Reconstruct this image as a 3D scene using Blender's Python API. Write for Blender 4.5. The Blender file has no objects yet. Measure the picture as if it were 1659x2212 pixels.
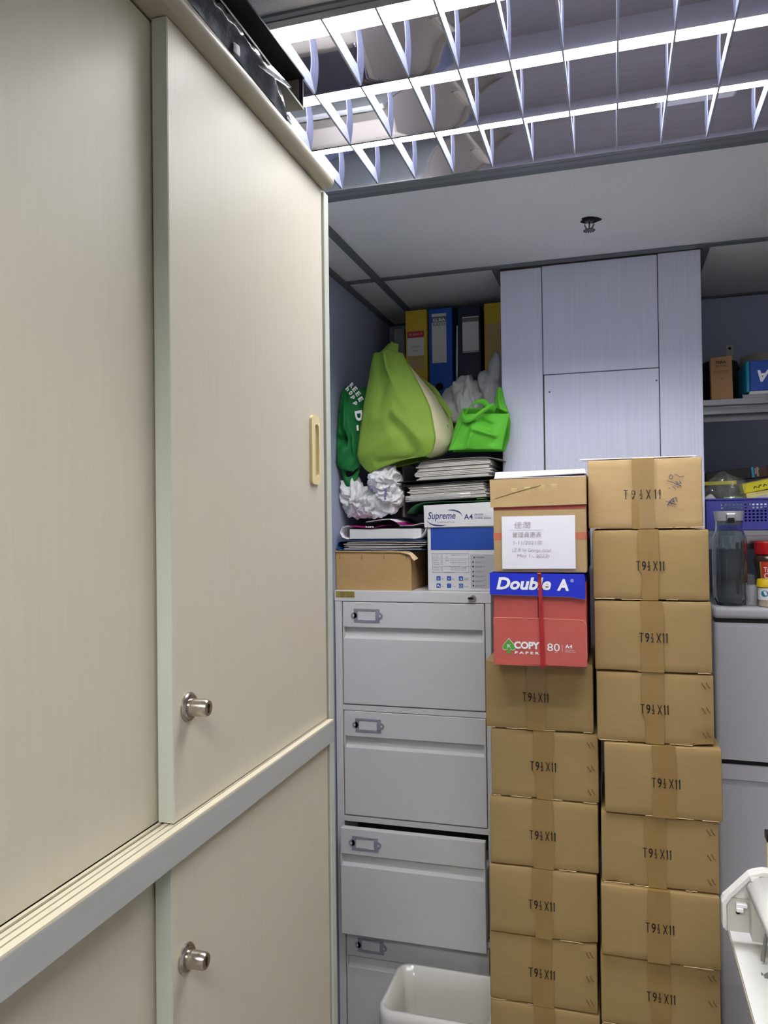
import bpy, bmesh, math, random
from mathutils import Vector, Matrix, noise
random.seed(7)
SC = bpy.context.scene
COL = SC.collection
PI = math.pi

# ------------------------------------------------------------------ camera
cd = bpy.data.cameras.new('camera')
cam = bpy.data.objects.new('camera', cd)
COL.objects.link(cam)
R = ((0.95860498, -0.01576806, -0.28430242),
     (0.28445676, 0.00855938, 0.95865066),
     (-0.01268261, -0.99983904, 0.0126904))
cam.matrix_world = Matrix(((R[0][0], -R[0][1], -R[0][2], 0.0),
                           (R[1][0], -R[1][1], -R[1][2], 0.0),
                           (R[2][0], -R[2][1], -R[2][2], 1.57),
                           (0, 0, 0, 1)))
cd.sensor_fit = 'HORIZONTAL'
cd.sensor_width = 36.0
cd.lens = 1680.0 / 1659.0 * 36.0
cd.clip_start = 0.02
SC.camera = cam

# ------------------------------------------------------------------ world and exposure
w = bpy.data.worlds.new('world')
SC.world = w
w.use_nodes = True
w.node_tree.nodes['Background'].inputs[0].default_value = (0.8, 0.85, 1.0, 1)
w.node_tree.nodes['Background'].inputs[1].default_value = 0.02
SC.view_settings.view_transform = 'Standard'
SC.view_settings.look = 'None'
SC.view_settings.gamma = 1.0
SC.view_settings.use_curve_mapping = False
SC.view_settings.exposure = 0.68
TUBE_STRENGTH = 31.0
TUBE_COLOR = (1.0, 0.985, 0.965)

# ------------------------------------------------------------------ helpers
def lin(c):
    return tuple(((v / 255) / 12.92 if v / 255 <= 0.04045 else ((v / 255 + 0.055) / 1.055) ** 2.4) for v in c)

def mat(name, rgb, rough=0.6, metal=0.0, var=0.0, scale=(20, 20, 20), bump=0.0, bscale=None,
        trans=0.0, emit=0.0, alpha=1.0, coat=0.0, detail=4.0, dirt=None, transl=0.0, ior=1.45):
    m = bpy.data.materials.new(name)
    m.use_nodes = True
    nt = m.node_tree
    b = nt.nodes['Principled BSDF']
    c = lin(rgb)
    b.inputs['Base Color'].default_value = (*c, 1)
    b.inputs['Roughness'].default_value = rough
    b.inputs['Metallic'].default_value = metal
    b.inputs['IOR'].default_value = ior
    b.inputs['Transmission Weight'].default_value = trans
    b.inputs['Alpha'].default_value = alpha
    b.inputs['Coat Weight'].default_value = coat
    if emit:
        b.inputs['Emission Color'].default_value = (*c, 1)
        b.inputs['Emission Strength'].default_value = emit
    if var or bump or dirt:
        tc = nt.nodes.new('ShaderNodeTexCoord')
        mp = nt.nodes.new('ShaderNodeMapping')
        mp.inputs['Scale'].default_value = scale
        nt.links.new(tc.outputs['Object'], mp.inputs['Vector'])
        nz = nt.nodes.new('ShaderNodeTexNoise')
        nz.inputs['Scale'].default_value = 1.0
        nz.inputs['Detail'].default_value = detail
        nz.inputs['Roughness'].default_value = 0.6
        nt.links.new(mp.outputs['Vector'], nz.inputs['Vector'])
        src = None
        if var:
            rp = nt.nodes.new('ShaderNodeValToRGB')
            rp.color_ramp.elements[0].position = 0.3
            rp.color_ramp.elements[1].position = 0.7
            rp.color_ramp.elements[0].color = (*[x * (1 - var) for x in c], 1)
            rp.color_ramp.elements[1].color = (*[min(1, x * (1 + var)) for x in c], 1)
            nt.links.new(nz.outputs['Fac'], rp.inputs['Fac'])
            src = rp.outputs['Color']
        if dirt:
            n2 = nt.nodes.new('ShaderNodeTexNoise')
            n2.inputs['Scale'].default_value = dirt[1]
            n2.inputs['Detail'].default_value = 5
            nt.links.new(tc.outputs['Object'], n2.inputs['Vector'])
            r2 = nt.nodes.new('ShaderNodeValToRGB')
            r2.color_ramp.elements[0].position = 0.42
            r2.color_ramp.elements[1].position = 0.72
            nt.links.new(n2.outputs['Fac'], r2.inputs['Fac'])
            mx = nt.nodes.new('ShaderNodeMix')
            mx.data_type = 'RGBA'
            mx.inputs['B'].default_value = (*lin(dirt[0]), 1)
            if src:
                nt.links.new(src, mx.inputs['A'])
            else:
                mx.inputs['A'].default_value = (*c, 1)
            mth = nt.nodes.new('ShaderNodeMath')
            mth.operation = 'MULTIPLY'
            mth.inputs[1].default_value = dirt[2]
            nt.links.new(r2.outputs['Color'], mth.inputs[0])
            nt.links.new(mth.outputs[0], mx.inputs['Factor'])
            src = mx.outputs['Result']
        if src:
            nt.links.new(src, b.inputs['Base Color'])
        if bump:
            bp = nt.nodes.new('ShaderNodeBump')
            bp.inputs['Strength'].default_value = bump
            bp.inputs['Distance'].default_value = 0.002
            if bscale:
                n3 = nt.nodes.new('ShaderNodeTexNoise')
                n3.inputs['Scale'].default_value = bscale
                n3.inputs['Detail'].default_value = 3
                nt.links.new(tc.outputs['Object'], n3.inputs['Vector'])
                nt.links.new(n3.outputs['Fac'], bp.inputs['Height'])
            else:
                nt.links.new(nz.outputs['Fac'], bp.inputs['Height'])
            nt.links.new(bp.outputs['Normal'], b.inputs['Normal'])
    if transl:
        out = nt.nodes['Material Output']
        tr = nt.nodes.new('ShaderNodeBsdfTranslucent')
        tr.inputs['Color'].default_value = (*c, 1)
        ms = nt.nodes.new('ShaderNodeMixShader')
        ms.inputs[0].default_value = transl
        nt.links.new(b.outputs[0], ms.inputs[1])
        nt.links.new(tr.outputs[0], ms.inputs[2])
        nt.links.new(ms.outputs[0], out.inputs['Surface'])
    return m

def clear_film(name, rgb, opacity, rough=0.1):
    m = bpy.data.materials.new(name)
    m.use_nodes = True
    nt = m.node_tree
    b = nt.nodes['Principled BSDF']
    b.inputs['Base Color'].default_value = (*lin(rgb), 1)
    b.inputs['Roughness'].default_value = rough
    t = nt.nodes.new('ShaderNodeBsdfTransparent')
    g = nt.nodes.new('ShaderNodeBsdfGlossy')
    g.inputs['Roughness'].default_value = rough
    lw = nt.nodes.new('ShaderNodeLayerWeight')
    pw = nt.nodes.new('ShaderNodeMath')
    pw.operation = 'POWER'
    pw.inputs[1].default_value = 4.0
    nt.links.new(lw.outputs['Facing'], pw.inputs[0])
    fr = nt.nodes.new('ShaderNodeMath')
    fr.operation = 'MULTIPLY_ADD'
    fr.inputs[1].default_value = 0.22
    fr.inputs[2].default_value = 0.045
    nt.links.new(pw.outputs[0], fr.inputs[0])
    a = nt.nodes.new('ShaderNodeMixShader')
    a.inputs[0].default_value = opacity
    nt.links.new(t.outputs[0], a.inputs[1])
    nt.links.new(b.outputs[0], a.inputs[2])
    c = nt.nodes.new('ShaderNodeMixShader')
    nt.links.new(fr.outputs[0], c.inputs[0])
    nt.links.new(a.outputs[0], c.inputs[1])
    nt.links.new(g.outputs[0], c.inputs[2])
    nt.links.new(c.outputs[0], nt.nodes['Material Output'].inputs['Surface'])
    return m

def root_loc(p):
    while p is not None:
        if p.get('category') or p.get('kind') == 'structure' and p.parent is None:
            break
        p = p.parent
    return Vector(p.location) if p is not None else Vector((0, 0, 0))

class MB:
    """collects shapes for ONE mesh object"""
    def __init__(s):
        s.bm = bmesh.new()
    def _merge(s, b):
        me = bpy.data.meshes.new('tmp')
        b.to_mesh(me)
        b.free()
        s.bm.from_mesh(me)
        bpy.data.meshes.remove(me)
    def box(s, x0, x1, y0, y1, z0, z1, bev=0.0, seg=2, rot=None):
        b = bmesh.new()
        bmesh.ops.create_cube(b, size=1.0)
        for v in b.verts:
            v.co = Vector(((x0 + x1) / 2 + v.co.x * (x1 - x0), (y0 + y1) / 2 + v.co.y * (y1 - y0), (z0 + z1) / 2 + v.co.z * (z1 - z0)))
        if bev:
            bmesh.ops.bevel(b, geom=b.edges[:], offset=bev, segments=seg, profile=0.5, affect='EDGES')
        if rot:
            c, M = rot
            bmesh.ops.rotate(b, verts=b.verts, cent=c, matrix=M)
        s._merge(b)
        return s
    def cyl(s, c, r, h, axis='Z', seg=24, r2=None, bev=0.0):
        b = bmesh.new()
        bmesh.ops.create_cone(b, cap_ends=True, segments=seg, radius1=r, radius2=r if r2 is None else r2, depth=h)
        if axis == 'X':
            bmesh.ops.rotate(b, verts=b.verts, cent=(0, 0, 0), matrix=Matrix.Rotation(PI / 2, 3, 'Y'))
        elif axis == 'Y':
            bmesh.ops.rotate(b, verts=b.verts, cent=(0, 0, 0), matrix=Matrix.Rotation(-PI / 2, 3, 'X'))
        bmesh.ops.translate(b, verts=b.verts, vec=c)
        s._merge(b)
        return s
    def lathe(s, prof, c=(0, 0, 0), seg=32, axis='Z'):
        """prof: list of (r, h); open profile"""
        rings = []
        for r, h in prof:
            ring = []
            for k in range(seg):
                a = 2 * PI * k / seg
                p = Vector((r * math.cos(a), r * math.sin(a), h))
                if axis == 'X':
                    p = Vector((p.z, p.x, p.y))
                ring.append(s.bm.verts.new(p + Vector(c)))
            rings.append(ring)
        for i in range(len(rings) - 1):
            for k in range(seg):
                s.bm.faces.new((rings[i][k], rings[i][(k + 1) % seg], rings[i + 1][(k + 1) % seg], rings[i + 1][k]))
        for ring in (rings[0], rings[-1]):
            try:
                s.bm.faces.new(ring)
            except ValueError:
                pass
        return s
    def prism(s, pts, axis, a, b):
        """closed polygon extruded along an axis; pts are the other two coordinates in axis order"""
        def P(p, t):
            return {'X': (t, p[0], p[1]), 'Y': (p[0], t, p[1]), 'Z': (p[0], p[1], t)}[axis]
        va = [s.bm.verts.new(P(p, a)) for p in pts]
        vb = [s.bm.verts.new(P(p, b)) for p in pts]
        s.bm.faces.new(va)
        s.bm.faces.new(vb)
        n = len(pts)
        for i in range(n):
            s.bm.faces.new((va[i], va[(i + 1) % n], vb[(i + 1) % n], vb[i]))
        return s
    def quadstrip(s, A, B):
        va = [s.bm.verts.new(p) for p in A]
        vb = [s.bm.verts.new(p) for p in B]
        for i in range(len(A) - 1):
            s.bm.faces.new((va[i], va[i + 1], vb[i + 1], vb[i]))
        return s
    def grid(s, P):
        V = [[s.bm.verts.new(p) for p in row] for row in P]
        for i in range(len(P) - 1):
            for j in range(len(P[0]) - 1):
                s.bm.faces.new((V[i][j], V[i][j + 1], V[i + 1][j + 1], V[i + 1][j]))
        return s
    def tube(s, pts, r, seg=8):
        pts = [Vector(p) for p in pts]
        rings = []
        for i, p in enumerate(pts):
            d = (pts[min(i + 1, len(pts) - 1)] - pts[max(i - 1, 0)]).normalized()
            u = d.cross(Vector((0, 0, 1)))
            if u.length < 0.05:
                u = d.cross(Vector((1, 0, 0)))
            u.normalize()
            v = d.cross(u)
            rr = r[i] if isinstance(r, (list, tuple)) else r
            rings.append([s.bm.verts.new(p + (u * math.cos(2 * PI * k / seg) + v * math.sin(2 * PI * k / seg)) * rr) for k in range(seg)])
        for i in range(len(rings) - 1):
            for k in range(seg):
                s.bm.faces.new((rings[i][k], rings[i][(k + 1) % seg], rings[i + 1][(k + 1) % seg], rings[i + 1][k]))
        s.bm.faces.new(rings[0])
        s.bm.faces.new(rings[-1])
        return s
    def ribbon(s, pts, hw, th=0.0012, sub=6):
        """flat strap along pts; hw = half-width vectors (one or a list)"""
        pts = [Vector(p) for p in pts]
        H = [Vector(h) for h in hw] if isinstance(hw, list) else [Vector(hw)] * len(pts)
        P, W = [], []
        n = len(pts)
        for i in range(n - 1):
            p0, p1, p2, p3 = pts[max(i - 1, 0)], pts[i], pts[i + 1], pts[min(i + 2, n - 1)]
            for k in range(sub):
                t = k / sub
                P.append(0.5 * ((2 * p1) + (p2 - p0) * t + (2 * p0 - 5 * p1 + 4 * p2 - p3) * t * t + (3 * p1 - p0 - 3 * p2 + p3) * t ** 3))
                W.append(H[i].lerp(H[i + 1], t))
        P.append(pts[-1])
        W.append(H[-1])
        rows = []
        for i, p in enumerate(P):
            d = (P[min(i + 1, len(P) - 1)] - P[max(i - 1, 0)]).normalized()
            nn = d.cross(W[i]).normalized() * th / 2
            rows.append([s.bm.verts.new(q) for q in (p - W[i] - nn, p + W[i] - nn, p + W[i] + nn, p - W[i] + nn)])
        for i in range(len(rows) - 1):
            for k in range(4):
                s.bm.faces.new((rows[i][k], rows[i][(k + 1) % 4], rows[i + 1][(k + 1) % 4], rows[i + 1][k]))
        s.bm.faces.new(rows[0])
        s.bm.faces.new(rows[-1])
        return s
    def build(s, name, m, parent=None, smooth=False, world=True, normals=True):
        if normals:
            bmesh.ops.recalc_face_normals(s.bm, faces=s.bm.faces)
        if parent is not None and world:
            bmesh.ops.translate(s.bm, verts=s.bm.verts, vec=-root_loc(parent))
        me = bpy.data.meshes.new(name)
        s.bm.to_mesh(me)
        s.bm.free()
        if m is not None:
            me.materials.append(m)
        if smooth:
            me.polygons.foreach_set('use_smooth', [True] * len(me.polygons))
            if smooth != 'all':
                try:
                    me.set_sharp_from_angle(angle=math.radians(38))
                except Exception:
                    pass
        o = bpy.data.objects.new(name, me)
        COL.objects.link(o)
        if parent is not None:
            o.parent = parent
        return o

def tag(o, label, cat, group=None, kind=None):
    o['label'] = label
    if cat:
        o['category'] = cat
    if group:
        o['group'] = group
    if kind:
        o['kind'] = kind
    return o

def thing(name, label, cat, loc=(0, 0, 0), group=None):
    o = bpy.data.objects.new(name, None)
    o.empty_display_size = 0.05
    COL.objects.link(o)
    o.location = loc
    return tag(o, label, cat, group)

def struct_root(name):
    o = bpy.data.objects.new(name, None)
    COL.objects.link(o)
    o['kind'] = 'structure'
    return o

def struct(name, mb, m, **k):
    o = mb.build(name, m, None, **k)
    o['kind'] = 'structure'
    return o

def label(o, s):
    o['label'] = s
    return o

_txt = {}
def text_mesh(body, bold=0.0, shear=0.0, spacing=1.0):
    key = (body, bold, shear, spacing)
    if key in _txt:
        return _txt[key]
    c = bpy.data.curves.new('t', 'FONT')
    c.body = body
    c.offset = bold
    c.shear = shear
    c.space_character = spacing
    c.resolution_u = 3
    o = bpy.data.objects.new('t', c)
    COL.objects.link(o)
    bpy.context.view_layer.update()
    dg = bpy.context.evaluated_depsgraph_get()
    me = o.evaluated_get(dg).to_mesh()
    V = [tuple(v.co[:2]) for v in me.vertices]
    F = [tuple(p.vertices) for p in me.polygons]
    o.evaluated_get(dg).to_mesh_clear()
    COL.objects.unlink(o)
    bpy.data.objects.remove(o)
    if not V:
        V, F = [(0, 0), (0.1, 0), (0, 0.1)], [(0, 1, 2)]
    xs = [v[0] for v in V]
    ys = [v[1] for v in V]
    x0, x1, y0, y1 = min(xs), max(xs), min(ys), max(ys)
    V = [(v[0] - x0, v[1] - y0) for v in V]
    _txt[key] = (V, F, x1 - x0, y1 - y0)
    return _txt[key]

def add_text(mb, body, x, y, z, w=None, h=None, rot=0.0, bold=0.0, shear=0.0, spacing=1.0, fn=None):
    """flat print on a face that looks towards -Y; (x,z) is its lower left corner, w/h its size"""
    V, F, tw, th = text_mesh(body, bold, shear, spacing)
    if w is None:
        w = tw * h / th
    if h is None:
        h = th * w / tw
    sx, sz = w / tw, h / th
    ca, sa = math.cos(rot), math.sin(rot)
    vs = []
    for (a, b) in V:
        a, b = a * sx, b * sz
        px, pz = x + a * ca - b * sa, z + a * sa + b * ca
        vs.append(mb.bm.verts.new((px, fn(px, pz) if fn else y, pz)))
    for f in F:
        try:
            mb.bm.faces.new([vs[i] for i in f])
        except ValueError:
            pass
    return mb

def plate(mb, x0, x1, y, z0, z1, th=0.0006):
    mb.box(x0, x1, y - th, y, z0, z1)
    return mb

def polyline(pts, n):
    """n points evenly spaced along a polyline (Vectors)"""
    pts = [Vector(p) for p in pts]
    L = [0]
    for a, b in zip(pts, pts[1:]):
        L.append(L[-1] + (b - a).length)
    out = []
    for k in range(n):
        t = L[-1] * k / (n - 1)
        for i in range(len(pts) - 1):
            if t <= L[i + 1] + 1e-9:
                f = (t - L[i]) / max(1e-9, L[i + 1] - L[i])
                out.append(pts[i].lerp(pts[i + 1], f))
                break
    return out

def smoothline(pts, n):
    p = polyline(pts, n)
    for _ in range(2):
        p = [p[0]] + [(p[i - 1] + 2 * p[i] + p[i + 1]) / 4 for i in range(1, len(p) - 1)] + [p[-1]]
    return p

def fold(u, v, folds):
    d = 0.0
    for (u0, v0, u1, v1, amp, wd) in folds:
        ax, ay = u1 - u0, v1 - v0
        t = max(0, min(1, ((u - u0) * ax + (v - v0) * ay) / (ax * ax + ay * ay)))
        q = math.hypot(u - u0 - ax * t, v - v0 - ay * t)
        if q < wd:
            d += amp * (1 - q / wd) ** 1.3
    return d

def patch(mb, L, Rr, nu=24, nv=30, bulge=0.0, folds=(), wob=0.0, seed=0.0, push=(0, -1, 0), freq=14, sm=True):
    """sheet of cloth between two edge curves, bulged along push, with folds"""
    A, B = (smoothline(L, nv), smoothline(Rr, nv)) if sm else (polyline(L, nv), polyline(Rr, nv))
    push = Vector(push)
    P = []
    for j in range(nv):
        row = []
        for i in range(nu):
            u, v = i / (nu - 1), j / (nv - 1)
            p = A[j].lerp(B[j], u)
            e = math.sin(PI * u) ** 0.7 * (0.35 + 0.65 * math.sin(PI * min(1, 0.08 + v * 0.9)))
            d = bulge * e + fold(u, v, folds) * min(1, 6 * u, 6 * (1 - u))
            if wob:
                d += wob * noise.noise(Vector((p.x * freq + seed, p.y * freq, p.z * freq * 0.8))) * min(1, 5 * u, 5 * (1 - u))
            row.append(p + push * d)
        P.append(row)
    mb.grid(P)
    return P

def thicken(o, t=0.0012):
    md = o.modifiers.new('thickness', 'SOLIDIFY')
    md.thickness = t
    md.offset = 0
    return o

def crumple(mb, c, rx, ry, rz, seed, amp=0.35, freq=7.0, sub=5, peaks=(), flat=None, ridge=0.5):
    """crumpled plastic: a sphere pushed in along sharp creases; peaks pull corners out"""
    b = bmesh.new()
    bmesh.ops.create_icosphere(b, subdivisions=sub, radius=1.0)
    sv = Vector((seed * 3.7, seed * 1.9, -seed * 2.3))
    for v in b.verts:
        n = v.co.normalized()
        q = n * (freq / 4) + sv
        q = q + 0.35 * Vector((noise.noise(q * 1.3), noise.noise(q * 1.3 + Vector((9, 2, 5))), noise.noise(q * 1.3 + Vector((4, 8, 1)))))
        d = noise.noise(q * 0.7) * amp * 0.7
        ca_, sa_ = math.cos(seed), math.sin(seed)
        u = q.x * ca_ + q.z * sa_
        v_ = -q.x * sa_ + q.z * ca_
        d += (0.45 - abs(noise.noise(Vector((u * 1.35, q.y * 1.1, v_ * 0.5)))) * 2.2) * amp * ridge * 0.70
        d += (0.4 - abs(noise.noise(Vector((u * 0.7 + 5, q.y * 1.5, v_ * 1.9)))) * 2.2) * amp * ridge * 0.38
        d += (0.4 - abs(noise.noise(Vector((u * 3.0, q.y * 2.4, v_ * 1.2 + 9)))) * 2.0) * amp * ridge * 0.20
        s = 1 + d
        for (pn, a, wd) in peaks:
            k = n.dot(Vector(pn).normalized())
            if k > wd:
                s += a * ((k - wd) / (1 - wd)) ** 1.6
        p = Vector((n.x * rx * s, n.y * ry * s, n.z * rz * s))
        if flat is not None and p.z < flat:
            p.z = flat + (p.z - flat) * 0.15
        v.co = p + Vector(c)
    mb._merge(b)
    return mb

# ------------------------------------------------------------------ materials
M = {}
M['laminate'] = mat('laminate', (203, 197, 175), 0.42, var=0.022, scale=(150, 150, 9.0), bump=0.05, bscale=700)
M['edge_band'] = mat('edge_band', (190, 195, 180), 0.5, var=0.04, scale=(30, 30, 4))
M['cornice'] = mat('cornice', (176, 170, 148), 0.38, var=0.03, scale=(8, 8, 8))
M['rail'] = mat('rail', (172, 174, 168), 0.5, var=0.04, scale=(60, 6, 60))
M['track'] = mat('track', (222, 214, 188), 0.4)
M['groove'] = mat('groove', (96, 84, 68), 0.7)
M['cream_plastic'] = mat('cream_plastic', (226, 212, 158), 0.35)
M['cream_dark'] = mat('cream_recess', (196, 180, 122), 0.45)
M['nickel'] = mat('nickel', (190, 182, 170), 0.22, 1.0)
M['chrome'] = mat('chrome', (206, 206, 210), 0.2, 1.0)
M['holder'] = mat('card_holder_metal', (168, 168, 178), 0.32, 0.5)
M['steel'] = mat('stainless', (176, 178, 182), 0.24, 1.0, var=0.05, scale=(3, 200, 200))
M['black_metal'] = mat('black_metal', (38, 38, 42), 0.35, 0.6)
M['cab_grey'] = mat('cabinet_grey', (214, 213, 209), 0.5, var=0.015, scale=(60, 60, 60), bump=0.05, bscale=900)
M['cab_inside'] = mat('cabinet_inside', (70, 68, 66), 0.8)
M['wall'] = mat('wallpaper', (172, 182, 206), 0.75, var=0.03, scale=(90, 90, 6))
M['panel'] = mat('column_panel', (206, 210, 228), 0.6, var=0.05, scale=(160, 160, 3.5), bump=0.06)
M['joint'] = mat('joint', (92, 78, 66), 0.8)
M['tile'] = mat('ceiling_tile', (220, 221, 222), 0.9, var=0.05, scale=(160, 160, 160), bump=0.5, bscale=260)
M['grid'] = mat('ceiling_grid', (104, 110, 118), 0.5)
M['floor'] = mat('floor', (158, 152, 144), 0.5, var=0.1, scale=(6, 6, 6))
M['room_wall'] = mat('room_wall', (206, 204, 204), 0.8)
M['carton'] = mat('carton', (161, 135, 87), 0.75, var=0.04, scale=(30, 120, 240), bump=0.06, bscale=500)
M['carton_top'] = mat('carton_old', (180, 152, 106), 0.72, var=0.05, scale=(20, 60, 100), bump=0.08, bscale=300)
M['carton_dark'] = mat('carton_edge', (222, 196, 150), 0.8)
M['tape'] = mat('brown_tape', (150, 121, 68), 0.24, var=0.05, scale=(30, 30, 9), coat=0.4, bump=0.15, bscale=60)
M['clear_tape'] = clear_film('clear_tape', (206, 176, 118), 0.28, 0.16)
M['ink'] = mat('ink', (28, 22, 20), 0.7)
M['staple'] = mat('stitch', (112, 78, 44), 0.6)
M['white_paper'] = mat('white_paper', (226, 226, 230), 0.8, var=0.02, scale=(200, 200, 400))
M['paper_edge'] = mat('paper_edges', (200, 196, 188), 0.8, var=0.28, scale=(6, 6, 520), detail=2)
M['pencil'] = mat('pencil', (176, 160, 166), 0.8)
M['red_card'] = mat('red_card', (184, 84, 76), 0.55, var=0.05, scale=(40, 40, 200), bump=0.04, bscale=400)
M['red_light'] = mat('red_light', (194, 92, 82), 0.55)
M['pale_edge'] = mat('pale_edge', (226, 160, 146), 0.7)
M['pale_red'] = mat('pale_red', (192, 96, 86), 0.55)
M['red_tape'] = mat('red_tape', (204, 66, 58), 0.3)
M['blue_card'] = mat('blue_card', (32, 50, 196), 0.35, var=0.03, scale=(9, 9, 9))
M['print_white'] = mat('print_white', (240, 240, 240), 0.6)
M['print_green'] = mat('print_green', (84, 160, 52), 0.6)
M['red_ribbon'] = mat('red_ribbon', (170, 40, 44), 0.25, var=0.2, scale=(300, 300, 12))
M['white_card'] = mat('white_card', (214, 214, 212), 0.55, var=0.015, scale=(40, 40, 40))
M['navy_print'] = mat('navy_print', (40, 52, 116), 0.6)
M['blue_print'] = mat('blue_print', (34, 74, 158), 0.5)
M['blue_icon'] = mat('blue_icon', (30, 76, 168), 0.5)
M['grey_print'] = mat('grey_print', (120, 120, 122), 0.7)
M['light_grey_print'] = mat('light_grey_print', (180, 180, 180), 0.7)
M['kraft'] = mat('kraft', (184, 152, 100), 0.8, var=0.05, scale=(40, 40, 90), bump=0.08, bscale=240, dirt=((176, 140, 88), 7, 0.35))
M['brass_plate'] = mat('brass_plate', (190, 170, 92), 0.4, 0.5)
M['magenta'] = mat('magenta_cover', (158, 26, 112), 0.35)
M['cover_white'] = mat('cover_white', (228, 224, 228), 0.4)
M['blue_file'] = mat('blue_file', (34, 92, 150), 0.3)
M['black_file'] = mat('black_file', (28, 28, 30), 0.4)
M['board'] = mat('board', (120, 112, 104), 0.8)
M['clear_sleeve'] = clear_film('clear_sleeve', (224, 224, 224), 0.22, 0.08)
M['green_folder'] = mat('green_folder', (30, 104, 60), 0.35)
M['olive'] = mat('olive_cloth', (142, 176, 68), 0.75, var=0.04, scale=(60, 60, 60), bump=0.25, bscale=700, transl=0.12)
M['cream_cloth'] = mat('cream_cloth', (214, 208, 170), 0.75, bump=0.2, bscale=700, transl=0.1)
M['dark_green'] = mat('green_cloth', (22, 122, 56), 0.7, var=0.05, scale=(60, 60, 60), bump=0.25, bscale=700, transl=0.1)
M['bright_green'] = mat('lime_cloth', (96, 192, 52), 0.7, var=0.04, scale=(60, 60, 60), bump=0.25, bscale=700, transl=0.12)
M['white_plastic'] = mat('white_film', (250, 250, 250), 0.24, transl=0.25, bump=0.35, bscale=45)
M['frost_plastic'] = mat('frost_film', (206, 208, 206), 0.35, transl=0.35, bump=0.35, bscale=40)
M['purple_print'] = mat('purple_print', (58, 44, 140), 0.6)
M['yellow_file'] = mat('yellow_file', (206, 172, 44), 0.5, var=0.03, scale=(60, 60, 60))
M['blue_binder'] = mat('blue_binder', (22, 84, 176), 0.45, var=0.03, scale=(60, 60, 60))
M['navy_binder'] = mat('navy_binder', (24, 32, 58), 0.45)
M['label_paper'] = mat('label_paper', (206, 206, 200), 0.7)
M['label_tan'] = mat('label_tan', (186, 160, 104), 0.7)
M['label_head'] = mat('label_head', (112, 112, 108), 0.7)
M['label_red'] = mat('label_red', (176, 44, 62), 0.6)
M['black_plastic'] = mat('black_film', (66, 69, 72), 0.26, bump=0.6, bscale=60)
M['black_card'] = mat('black_card', (34, 34, 40), 0.6)
M['grey_card'] = mat('grey_card', (120, 112, 100), 0.85)
M['fixture'] = mat('fixture_frame', (120, 124, 132), 0.4)
M['mirror'] = mat('louvre_mirror', (158, 158, 178), 0.035, 1.0)
M['blade'] = mat('louvre_blade', (150, 156, 172), 0.35, 0.3)
M['fridge'] = mat('fridge_silver', (190, 191, 196), 0.4, 0.0, var=0.02, scale=(200, 200, 200))
M['fridge_gap'] = mat('fridge_gasket', (24, 24, 26), 0.7)
M['glass'] = mat('jug_glass', (222, 232, 234), 0.03, trans=1.0, ior=1.45)
M['jug_lid'] = mat('jug_lid', (168, 170, 174), 0.35)
M['cup'] = clear_film('cup_plastic', (196, 198, 202), 0.3, 0.2)
M['red_plastic'] = mat('red_plastic', (176, 26, 30), 0.35)
M['coffee'] = mat('coffee', (62, 40, 26), 0.3, coat=0.6, var=0.3, scale=(400, 400, 400))
M['label_orange'] = mat('label_orange', (204, 62, 40), 0.5)
M['gold'] = mat('gold_trim', (206, 170, 90), 0.4, 0.5)
M['yellow_plastic'] = mat('yellow_plastic', (232, 196, 30), 0.4)
M['teal'] = mat('teal_print', (30, 132, 176), 0.5)
M['toothpick'] = mat('toothpicks', (214, 190, 146), 0.7, var=0.3, scale=(500, 500, 6))
M['blue_basket'] = mat('blue_basket', (66, 66, 150), 0.4)
M['clear_bag'] = clear_film('clear_bag', (214, 218, 214), 0.07, 0.06)
M['cyan_card'] = mat('cyan_card', (20, 136, 160), 0.4)
M['brown_card'] = mat('brown_card', (150, 112, 74), 0.75)
M['roll'] = mat('roll_paper', (162, 156, 138), 0.8)
M['black'] = mat('black_gloss', (14, 15, 16), 0.4)
M['dark_brown'] = mat('dark_brown', (66, 34, 30), 0.5)
M['box_yellow'] = mat('box_yellow', (206, 196, 40), 0.45, var=0.05, scale=(30, 30, 30))
M['box_pale'] = mat('box_pale', (214, 202, 130), 0.45, var=0.08, scale=(30, 30, 30))
M['green_item'] = mat('green_item', (100, 150, 60), 0.5)
M['machine'] = mat('machine_white', (226, 226, 218), 0.42)
M['machine_in'] = mat('machine_inner', (204, 204, 192), 0.5)
M['rod'] = mat('grey_rod', (128, 126, 124), 0.45)
M['beige'] = mat('beige_board', (196, 184, 160), 0.6)
M['bin'] = mat('bin_white', (250, 247, 234), 0.45)
M['bin_bag'] = clear_film('bin_liner', (248, 246, 236), 0.72, 0.14)
M['sprinkler'] = mat('sprinkler_metal', (120, 122, 128), 0.3, 1.0)
M['hole'] = mat('dark_hole', (16, 16, 18), 0.9)
for nm_, st_ in (('tube', TUBE_STRENGTH), ('tube_rear_fill', TUBE_STRENGTH * 1.55)):  # the stronger rear tubes serve the added fill light only
    M[nm_] = mat(nm_, (255, 255, 255), 0.4)
    b_ = M[nm_].node_tree.nodes['Principled BSDF']
    b_.inputs['Emission Color'].default_value = (*TUBE_COLOR, 1)
    b_.inputs['Emission Strength'].default_value = st_

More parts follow.
